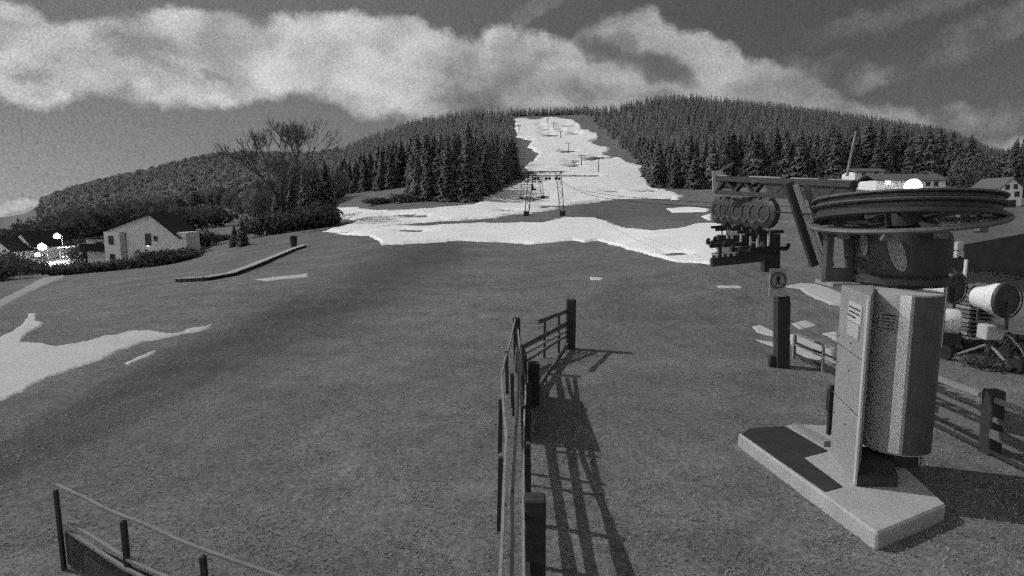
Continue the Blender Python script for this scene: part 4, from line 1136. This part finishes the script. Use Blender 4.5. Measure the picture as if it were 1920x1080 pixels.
def tbars():
    first = None
    for i in range(7):
        d = 13.5 + i * .56; p = cable_pt(d) + Vector((0, 0, .07))
        if first is None:
            r = thing('tow_hanger', 'x', 'T-bar', p, 'T-bar tow hangers parked on the cable')
            MB().bar(p + Vector((0, -.12, .02)), p + Vector((0, .12, .02)), .10, .10).build('clamp', M_STEEL, r)
            rl = MB().lathe([(.02, -.10), (.27, -.10), (.34, -.06), (.34, .06), (.27, .10), (.02, .10)], p + Vector((0, 0, -.12)), 20, axis=(1, 0.1, 0)).build('reel', M_DSTEEL, r, True)
            MB().lathe([(.17, -.125), (.21, -.125), (.21, .125), (.17, .125)], p + Vector((0, 0, -.12)), 20, axis=(1, .1, 0), closed=True).build('reel_rim', M_DSTEEL2, rl, True)
            MB().box(p + Vector((0, 0, .12)), (.14, .3, .22)).build('cover', M_DSTEEL2, r)
            MB().tube(p + Vector((0, -.1, -.36)), p + Vector((0, -.1, -.52)), .012, .012, 6).build('cord', M_BLACK, r)
            MB().tube(p + Vector((0, -.1, -.5)), p + Vector((0.02, -.1, -.93)), .03, .03, 8).build('stick', M_PLATE, r)
            a = p + Vector((-.42, -.1, -.95)); b = p + Vector((.46, -.1, -.93)); m = p + Vector((.02, -.12, -.90))
            MB().bar(a, m, .09, .07).bar(m, b, .09, .07).bar(a + Vector((0, 0, -.01)), a + Vector((.02, -.06, .12)), .06, .06).bar(b, b + Vector((.0, -.06, .12)), .06, .06).build('crossbar', M_BLACK, r)
            MB().bar(p + Vector((-.3, -.1, -.55)), p + Vector((.34, -.1, -.53)), .07, .05).build('handle_bar', M_BLACK, r)
            first = r
        else:
            r = copy_tree(first); r.location = p
        r['label'] = ['nearest parked T-bar hanger beside the big wheel', 'second parked T-bar hanger from the big wheel', 'third parked T-bar hanger from the big wheel', 'middle one of the seven parked T-bar hangers',
                      'fifth parked T-bar hanger from the big wheel', 'sixth parked T-bar hanger, last but one from the wheel', 'farthest parked T-bar hanger at the left end of the row'][i]
        r.rotation_euler = (random.uniform(-.06, .06), random.uniform(-.05, .05), random.uniform(-.22, .22)); r.scale = (1, 1, 1.0 + .10 * ((i * 3) % 4 - 1) / 2)
tbars()


def sign_post():
    g = P(1466, 688); x, y = g.x, g.y
    r = thing('sign_post', 'leaning dark wooden post with a round no-walking sign near the lift', 'sign post', (x, y, 0))
    t = D(1450, 500, y)
    MB().bar((x, y, -.2), (x - .12, y, 2.05), .30, .34, Vector((0, 1, 0))).build('post', M_DARK, r)
    MB().bar((x - .28, y + .05, -.2), (x - .24, y + .05, .32), .16, .2, Vector((0, 1, 0))).build('stub', M_DARK, r)
    MB().bar((x + .12, y + .1, 0), (x + .06, y + .1, 1.85), .14, .2, Vector((0, 1, 0))).build('brace', M_DARK, r)
    MB().box(D(1446, 474, y) + Vector((0, .06, 0)), (.44, .26, 1.05), Matrix.Rotation(-.05, 3, 'Y')).build('post_top', M_DARK, r)
    pl = D(1458, 530, y - .2)
    s = MB().box(pl, (.46, .03, .78)).build('sign_board', M_COVER, r)
    sd = MB().lathe([(.0, 0), (.235, 0), (.235, .012), (0, .012)], pl + Vector((-.0, -.016, .07)), 28, axis=(0, -1, 0)).build('sign_disc', M_COLUMN, s)
    MB().lathe([(.185, .0), (.232, .0), (.232, .012), (.185, .012)], pl + Vector((0, -.031, .07)), 28, axis=(0, -1, 0), closed=True).build('sign_ring', M_DSTEEL2, s)
    c = pl + Vector((0, -.036, .07)); f = MB()
    f.lathe([(.0, 0), (.026, 0), (.026, .008), (0, .008)], c + Vector((.005, 0, .125)), 12, axis=(0, -1, 0))
    for a, b, w in (((0, .09), (-.005, -.01), .06), ((-.005, 0), (-.055, -.13), .032), ((0, 0), (.05, -.125), .032), ((0, .08), (-.055, .02), .024), ((0, .08), (.055, .03), .024)):
        f.bar(c + Vector((a[0], 0, a[1])), c + Vector((b[0], 0, b[1])), w, .01, Vector((1, 0, 0)))
    f.build('walking_figure', M_INK, s)
    MB().box(D(1398, 447, y - .3), (1.55, .18, .17), Matrix.Rotation(.0, 3, 'Y')).build('crossarm', M_DARK, r)
    MB().box(D(1400, 466, y - .3), (.95, .08, .06)).build('stop_board', M_WOODL, r)
    # low comb-like rack under the hangers
    q = MB(); q.bar(D(1334, 492, y - .3), D(1452, 480, y - .3), .22, .2)
    for i in range(11): q.bar(D(1338 + i * 11, 494 - i * 1.0, y - .35), D(1338 + i * 11, 478 - i * 1.0, y - .35), .06, .06)
    q.build('rack', M_DARK, r)
    q = MB(); q.bar(D(1334, 476, y - .3), D(1424, 462, y - .3), .04, .05); q.build('rack_rail', M_PLATE, r)
    MB().bar(D(1350, 440, y - .3), D(1350, 497, y - .3), .07, .07).build('rack_stay', M_DARK, r)
sign_post()

# ---------------------------------------------------------------- fences
def fence(name, label, posts, rails, mposts=None, group=None):
    """posts: (x, y, height, width); rails: ([(x, y, z)...], width, thickness, material)"""
    r = thing(name, label, 'fence', (posts[0][0], posts[0][1], h(posts[0][0], posts[0][1])), group)
    rnd = random.Random(9)
    for x, y, hh, w in posts:
        z = h(x, y); tx, ty = rnd.uniform(-.03, .03), rnd.uniform(-.03, .03)
        MB().bar((x, y, z - .25), (x + tx, y + ty, z + hh), w, w, Vector((0, 1, 0))).build('post', mposts or M_DARK, r, bevel=w * .08)
    for pts, w, t, m in rails:
        for a, b in zip(pts, pts[1:]):
            a = Vector(a); b = Vector(b); s = 4 if (b - a).length > 1.2 else 1
            mb = MB(); prev = a
            for i in range(1, s + 1):
                q = a.lerp(b, i / s) + (Vector((rnd.uniform(-.012, .012), 0, rnd.uniform(-.015, .015))) if i < s else Vector((0, 0, 0)))
                mb.bar(prev, q, w * rnd.uniform(.9, 1.1), t); prev = q
            mb.build('rail', m, r)
    return r


Wd, Wl = M_WOOD, M_WOODL
cf = fence('wooden_fence', 'weathered wooden rail fence running straight away from the camera in the middle', [(.26, 6.55, 1.28, .24), (.24, 8.3, 1.2, .09), (.22, 10.0, 1.2, .09), (.3, 11.5, 1.15, .10), (.50, 13.7, 1.0, .26), (.15, 16.6, 1.52, .20), (P(1069, 654).x, P(1069, 654).y, 1.62, .30), (P(1069, 654).x - .9, P(1069, 654).y - 1.2, 1.15, .07), (P(1069, 654).x - .4, P(1069, 654).y - .5, 1.2, .07)], [
    ([(.10, 16.7, 1.46), (-.20, 11.2, 1.36), (-.08, 8.0, 1.42), (-.10, 4.6, 1.44)], .08, .03, Wl),
    ([(.16, 16.4, 1.20), (.26, 11.5, 1.12), (.16, 8.0, 1.10), (.10, 4.6, 1.10)], .08, .03, Wl),
    ([(.16, 16.4, .98), (.12, 11.5, .92), (.02, 8.0, .90), (-.02, 4.6, .90)], .12, .04, M_DARK),
    ([(.12, 16.4, .72), (.0, 11.5, .74), (-.14, 4.6, .74)], .035, .03, Wd),
    ([(.20, 16.4, .48), (.20, 11.5, .48), (.16, 4.6, .50)], .12, .05, M_DARK),
    ([(P(985, 600).x + .2, 17.0, 1.32), (P(1069, 654).x - .15, 19.3, 1.24)], .13, .05, Wd),
    ([(.2, 16.7, .62), (P(1069, 654).x - .1, 19.3, .84)], .15, .05, Wd),
    ([(.2, 16.6, .42), (P(1069, 654).x - .1, 19.3, .62)], .06, .05, Wl),
    ([(.25, 16.5, .25), (P(1069, 654).x - .1, 19.3, .45)], .07, .05, Wd),
    ([(.55, 14.2, .12), (P(1069, 654).x - .1, 19.2, .16)], .14, .05, Wd)])
ob = wpos(cf)
MB().add([(.27, 11.35, .06), (.33, 14.45, .06), (.33, 14.45, 1.02), (.2, 14.4, 1.3), (.17, 11.4, 1.34), (.24, 11.38, .06 + .0)][:5] + [(.30, 11.35, .06), (.36, 14.45, .06), (.36, 14.45, 1.02), (.23, 14.4, 1.3), (.20, 11.4, 1.34)],
         [(0, 1, 2, 3, 4), (9, 8, 7, 6, 5), (0, 5, 6, 1), (1, 6, 7, 2), (2, 7, 8, 3), (3, 8, 9, 4), (4, 9, 5, 0)]).build('board_panel', M_DARK, cf)
st = P(984, 640); 
MB().bar((.02, 11.2, .6), (.0, 11.2, 1.42), .07, .07, Vector((0, 1, 0))).bar((-.2, 9.7, .5), (-.18, 9.7, 1.4), .07, .07, Vector((0, 1, 0))).bar((-.16, 7.4, .4), (-.14, 7.4, 1.38), .07, .07, Vector((0, 1, 0))).bar((-.1, 12.9, .5), (-.12, 12.9, 1.45), .07, .07, Vector((0, 1, 0))).build('batten', M_DARK, cf)

A = P(105, 912, 1.1); B_ = P(232, 972, 1.1); Cc = P(385, 1036, 1.1); E = P(520, 1084, 1.1)
K = E + (E - Cc) * .9
lf = fence('rail_fence', 'low fence with pale top rail in the bottom left corner', [(A.x, A.y, 1.06, .045), (B_.x, B_.y, 1.06, .055), (Cc.x, Cc.y, 1.06, .055), (K.x, K.y, 1.06, .05)], [
    ([(A.x, A.y, 1.12), (B_.x, B_.y, 1.12), (Cc.x, Cc.y, 1.12), (E.x, E.y, 1.12), (K.x, K.y, 1.12)], .03, .035, M_STEEL),
    ([(A.x + .12, A.y, .64), (B_.x, B_.y, .62), (Cc.x, Cc.y, .62), (K.x, K.y, .6)], .03, .04, M_STEEL),
    ([(A.x + .12, A.y - .03, .54), (B_.x, B_.y - .03, .52), (Cc.x, Cc.y - .03, .52), (K.x, K.y, .5)], .03, .04, M_STEEL)])
o = MB()
for a, b in ((A, B_), (B_, Cc), (Cc, K)):
    dv = Vector((.02, .05, 0)); o.extr([(a.x, a.y + .06, .04), (b.x, b.y + .06, .04), (b.x, b.y + .06, .48), (a.x, a.y + .06, .48)], (0, .03, 0))
o.build('mesh_panel', M_DARK, lf)

X0 = 8.75
fence('plank_fence', 'weathered plank fence running towards the camera right of the lift column', [(X0, 8.2, 1.15, .16), (P(1856, 850).x, P(1856, 850).y, 1.2, .26), (X0, 14.4, 1.1, .14)], [
    ([(X0, 7.0, 1.05), (X0, 11.2, 1.05), (X0, 14.8, 1.05)], .10, .05, Wl), ([(X0 - .02, 7.0, .44), (X0 - .02, 11.2, .42), (X0 - .02, 14.8, .42)], .15, .05, Wd),
    ([(X0, 7.0, .70), (X0, 11.2, .70), (X0, 14.8, .70)], .08, .04, Wd), ([(X0 - .03, 7.0, .10), (X0 - .03, 11.2, .09), (X0 - .03, 14.8, .09)], .05, .05, M_DARK)])
a = P(1488, 672); b = (8.72, 15.0)
fence('small_fence', 'short pale railing between the leaning sign post and the column', [(a.x, a.y, .78, .09), ((a.x + b[0]) / 2, (a.y + b[1]) / 2, .75, .07), (b[0], b[1], .8, .09)], [
    ([(a.x, a.y, .76), (b[0], b[1], .76)], .06, .04, Wl), ([(a.x, a.y - .03, .5), (b[0], b[1] - .03, .5)], .06, .04, M_DARK), ([(a.x, a.y, .42), (b[0], b[1], .42)], .04, .04, Wl), ([(a.x, a.y, .16), (b[0], b[1], .16)], .06, .04, M_DARK)], mposts=Wl)

# low wall line on the left meadow
wp = [G(x, y) for x, y in ((332, 529), (385, 527), (430, 519), (470, 504), (510, 487), (545, 472), (572, 463))]
m = MB()
for a, b in zip(wp, wp[1:]): m.bar(a + Vector((0, 0, .06)), b + Vector((0, 0, .06)), .34, .24)
m2 = MB()
for a, b in zip(wp, wp[1:]): m2.bar(a + Vector((0, .1, .26)), b + Vector((0, .1, .26)), .06, .6)
r = thing('low_wall', 'long low wall curving across the left meadow below the tree clump', 'wall', wp[3])
m.build('wall_face', M_DARK, r); m2.build('coping', M_CONC, r)
g = G(551, 462); r = thing('waste_bin', 'small dark bin standing at the upper end of the low meadow wall', 'bin', g)
MB().lathe([(.0, -.1), (.34, -.1), (.42, .95), (.36, 1.05), (0, 1.12)], g, 14).build('bin_body', M_DARK, r); MB().lathe([(.0, 1.12), (.45, 1.08), (.4, 1.22), (0, 1.3)], g, 14).build('lid', M_BLACK, r)

# ---------------------------------------------------------------- snow guns and clutter on the right
def snow_gun(mx, my, d, rowb, label, ax):
    m = D(mx, my, d); gz = h(m.x, d)
    r = thing('snow_gun', label, 'snow gun', (m.x - .3, d, gz), 'snow guns beside the hut')
    ax = Vector(ax).normalized(); R_ = .47
    b = MB().lathe([(.22, -.95), (.30, -.9), (.36, -.6), (.45, -.35), (R_, .0), (R_, .02), (R_ - .03, .02), (R_ - .05, -.12)], m, 28, axis=ax); bo = b.build('barrel', M_WHITE, r, True)
    MB().lathe([(.0, -.14), (R_ - .05, -.14), (R_ - .05, -.10), (.16, -.10), (.12, -.02), (0, -.02)], m, 28, axis=ax).build('fan', M_BLACK, bo)
    gl = MB()
    for k in range(4): rr = .12 + k * .1; gl.lathe([(rr, -.02), (rr + .012, -.02), (rr + .012, -.005), (rr, -.005)], m, 24, axis=ax, closed=True)
    gl.build('grille', M_DSTEEL, bo)
    MB().lathe([(R_ + .005, -.1), (R_ + .04, -.08), (R_ + .04, .03), (R_ - .02, .05), (R_ - .02, .0)], m, 28, axis=ax).build('nozzle_ring', M_DSTEEL, bo, True)
    c = m - ax * .4
    MB().bar(c + Vector((0, -.52, .02)), c + Vector((0, -.52, -.75)), .08, .06, Vector((1, 0, 0))).bar(c + Vector((0, .52, .02)), c + Vector((0, .52, -.75)), .08, .06, Vector((1, 0, 0))).bar(c + Vector((0, -.55, -.75)), c + Vector((0, .55, -.75)), .1, .1).build('yoke', M_DSTEEL, r)
    f = Vector((c.x, c.y, gz))
    MB().tube(f + Vector((0, 0, .35)), c + Vector((0, 0, -.75)), .11, .09, 10).build('mast', M_DSTEEL, r)
    MB().box(c + Vector((-.05, -.05, -.95)), (.5, .4, .42)).build('control_box', M_PLATE, r, bevel=.02)
    for t in (.5, 2.6, 4.7):
        e = f + Vector((math.cos(t) * 1.0, math.sin(t) * 1.0, 0.02)); e.z = h(e.x, e.y) + .04
        MB().tube(f + Vector((0, 0, .6)), e, .045, .04, 8).build('leg', M_STEEL, r)
        MB().lathe([(.0, -.06), (.2, -.06), (.22, 0), (.2, .06), (0, .06)], e + Vector((0, 0, .16)), 14, axis=(1, .3, 0)).build('wheel', M_BLACK, r)
    MB().path([c + Vector((.1, 0, -.9)), c + Vector((.5, -.1, -1.1)), f + Vector((.75, -.2, .5)), f + Vector((.95, -.3, .04))], .03, 6).build('hose', M_PLATE, r)
    return r
snow_gun(1794, 541, 19.5, 650, 'left snow gun whose white barrel peeks out beside the column', (.38, -.92, .02))
snow_gun(1890, 563, 17.0, 690, 'right snow gun with white barrel in front of the dark hut', (.22, -.97, .04))
# compressor drum left below the first gun
c = D(1772, 602, 19.0); gz = h(c.x, 19)
r = thing('hose_drum', 'white hose drum standing below the left snow gun', 'hose drum', (c.x, 19, gz))
MB().lathe([(.12, -.42), (.36, -.4), (.40, -.34), (.40, .3), (.36, .36), (.12, .38)], c, 22, axis=(1, -.4, 0)).build('drum', M_WHITE, r, True)
MB().box(Vector((c.x, 19, (c.z - .38 + gz) / 2)), (.7, .6, c.z - .38 - gz + .05)).build('stand', M_DSTEEL, r)
# slatted crate stack
c = D(1826, 568, 21.5); gz = h(c.x, 21.5); r = thing('pallet_stack', 'stack of slatted grey pallets between the two snow guns', 'pallet stack', (c.x, 21.5, gz))
n = int((c.z + .75 - gz) / .15)
for k in range(n): 
    z = gz + .08 + k * .15
    MB().box((c.x, 21.5, z), (.95, .9, .055)).box((c.x - .38, 21.5, z + .052), (.1, .88, .05)).box((c.x + .38, 21.5, z + .052), (.1, .88, .05)).build('pallet', M_WOOD if k % 3 else M_WOODL, r)
# loudspeaker on a thin pole
c = D(1797, 469, 18.5); gz = h(c.x, 18.5); r = thing('speaker_pole', 'pale loudspeaker box on a thin pole right of the motor housing', 'loudspeaker', (c.x - .12, 18.6, gz))
MB().tube((c.x - .12, 18.66, gz - .2), (c.x - .12, 18.66, CZ + slope_of_row(424) * 18.6), .025, .025, 6).build('pole', M_STEEL, r)
MB().box(c + Vector((0, 0, .12)), (.20, .16, .26)).box(c + Vector((.01, 0, -.13)), (.24, .18, .2)).build('speaker', M_PLATE, r, bevel=.015)
MB().tube(c + Vector((0, -.1, -.22)), c + Vector((0, -.07, -.22)), .05, .05, 10).build('horn', M_BLACK, r)
# low junk beside guns
for i, (px_, row_, w_, h_, lb_) in enumerate([(1900, 660, 1.0, .5, 'low dark bushes at the foot of the right snow gun'), (1800, 655, 1.6, .35, 'flat dark bush patch at the foot of the left snow gun'), (1880, 690, 1.1, .3, 'dark flattened shrub right of the plank fence post')]):
    g = G(px_, row_); leafy('bush', lb_, 'bush', g, w_, .7, h_, 700, .08, 200 + i, stem=True)
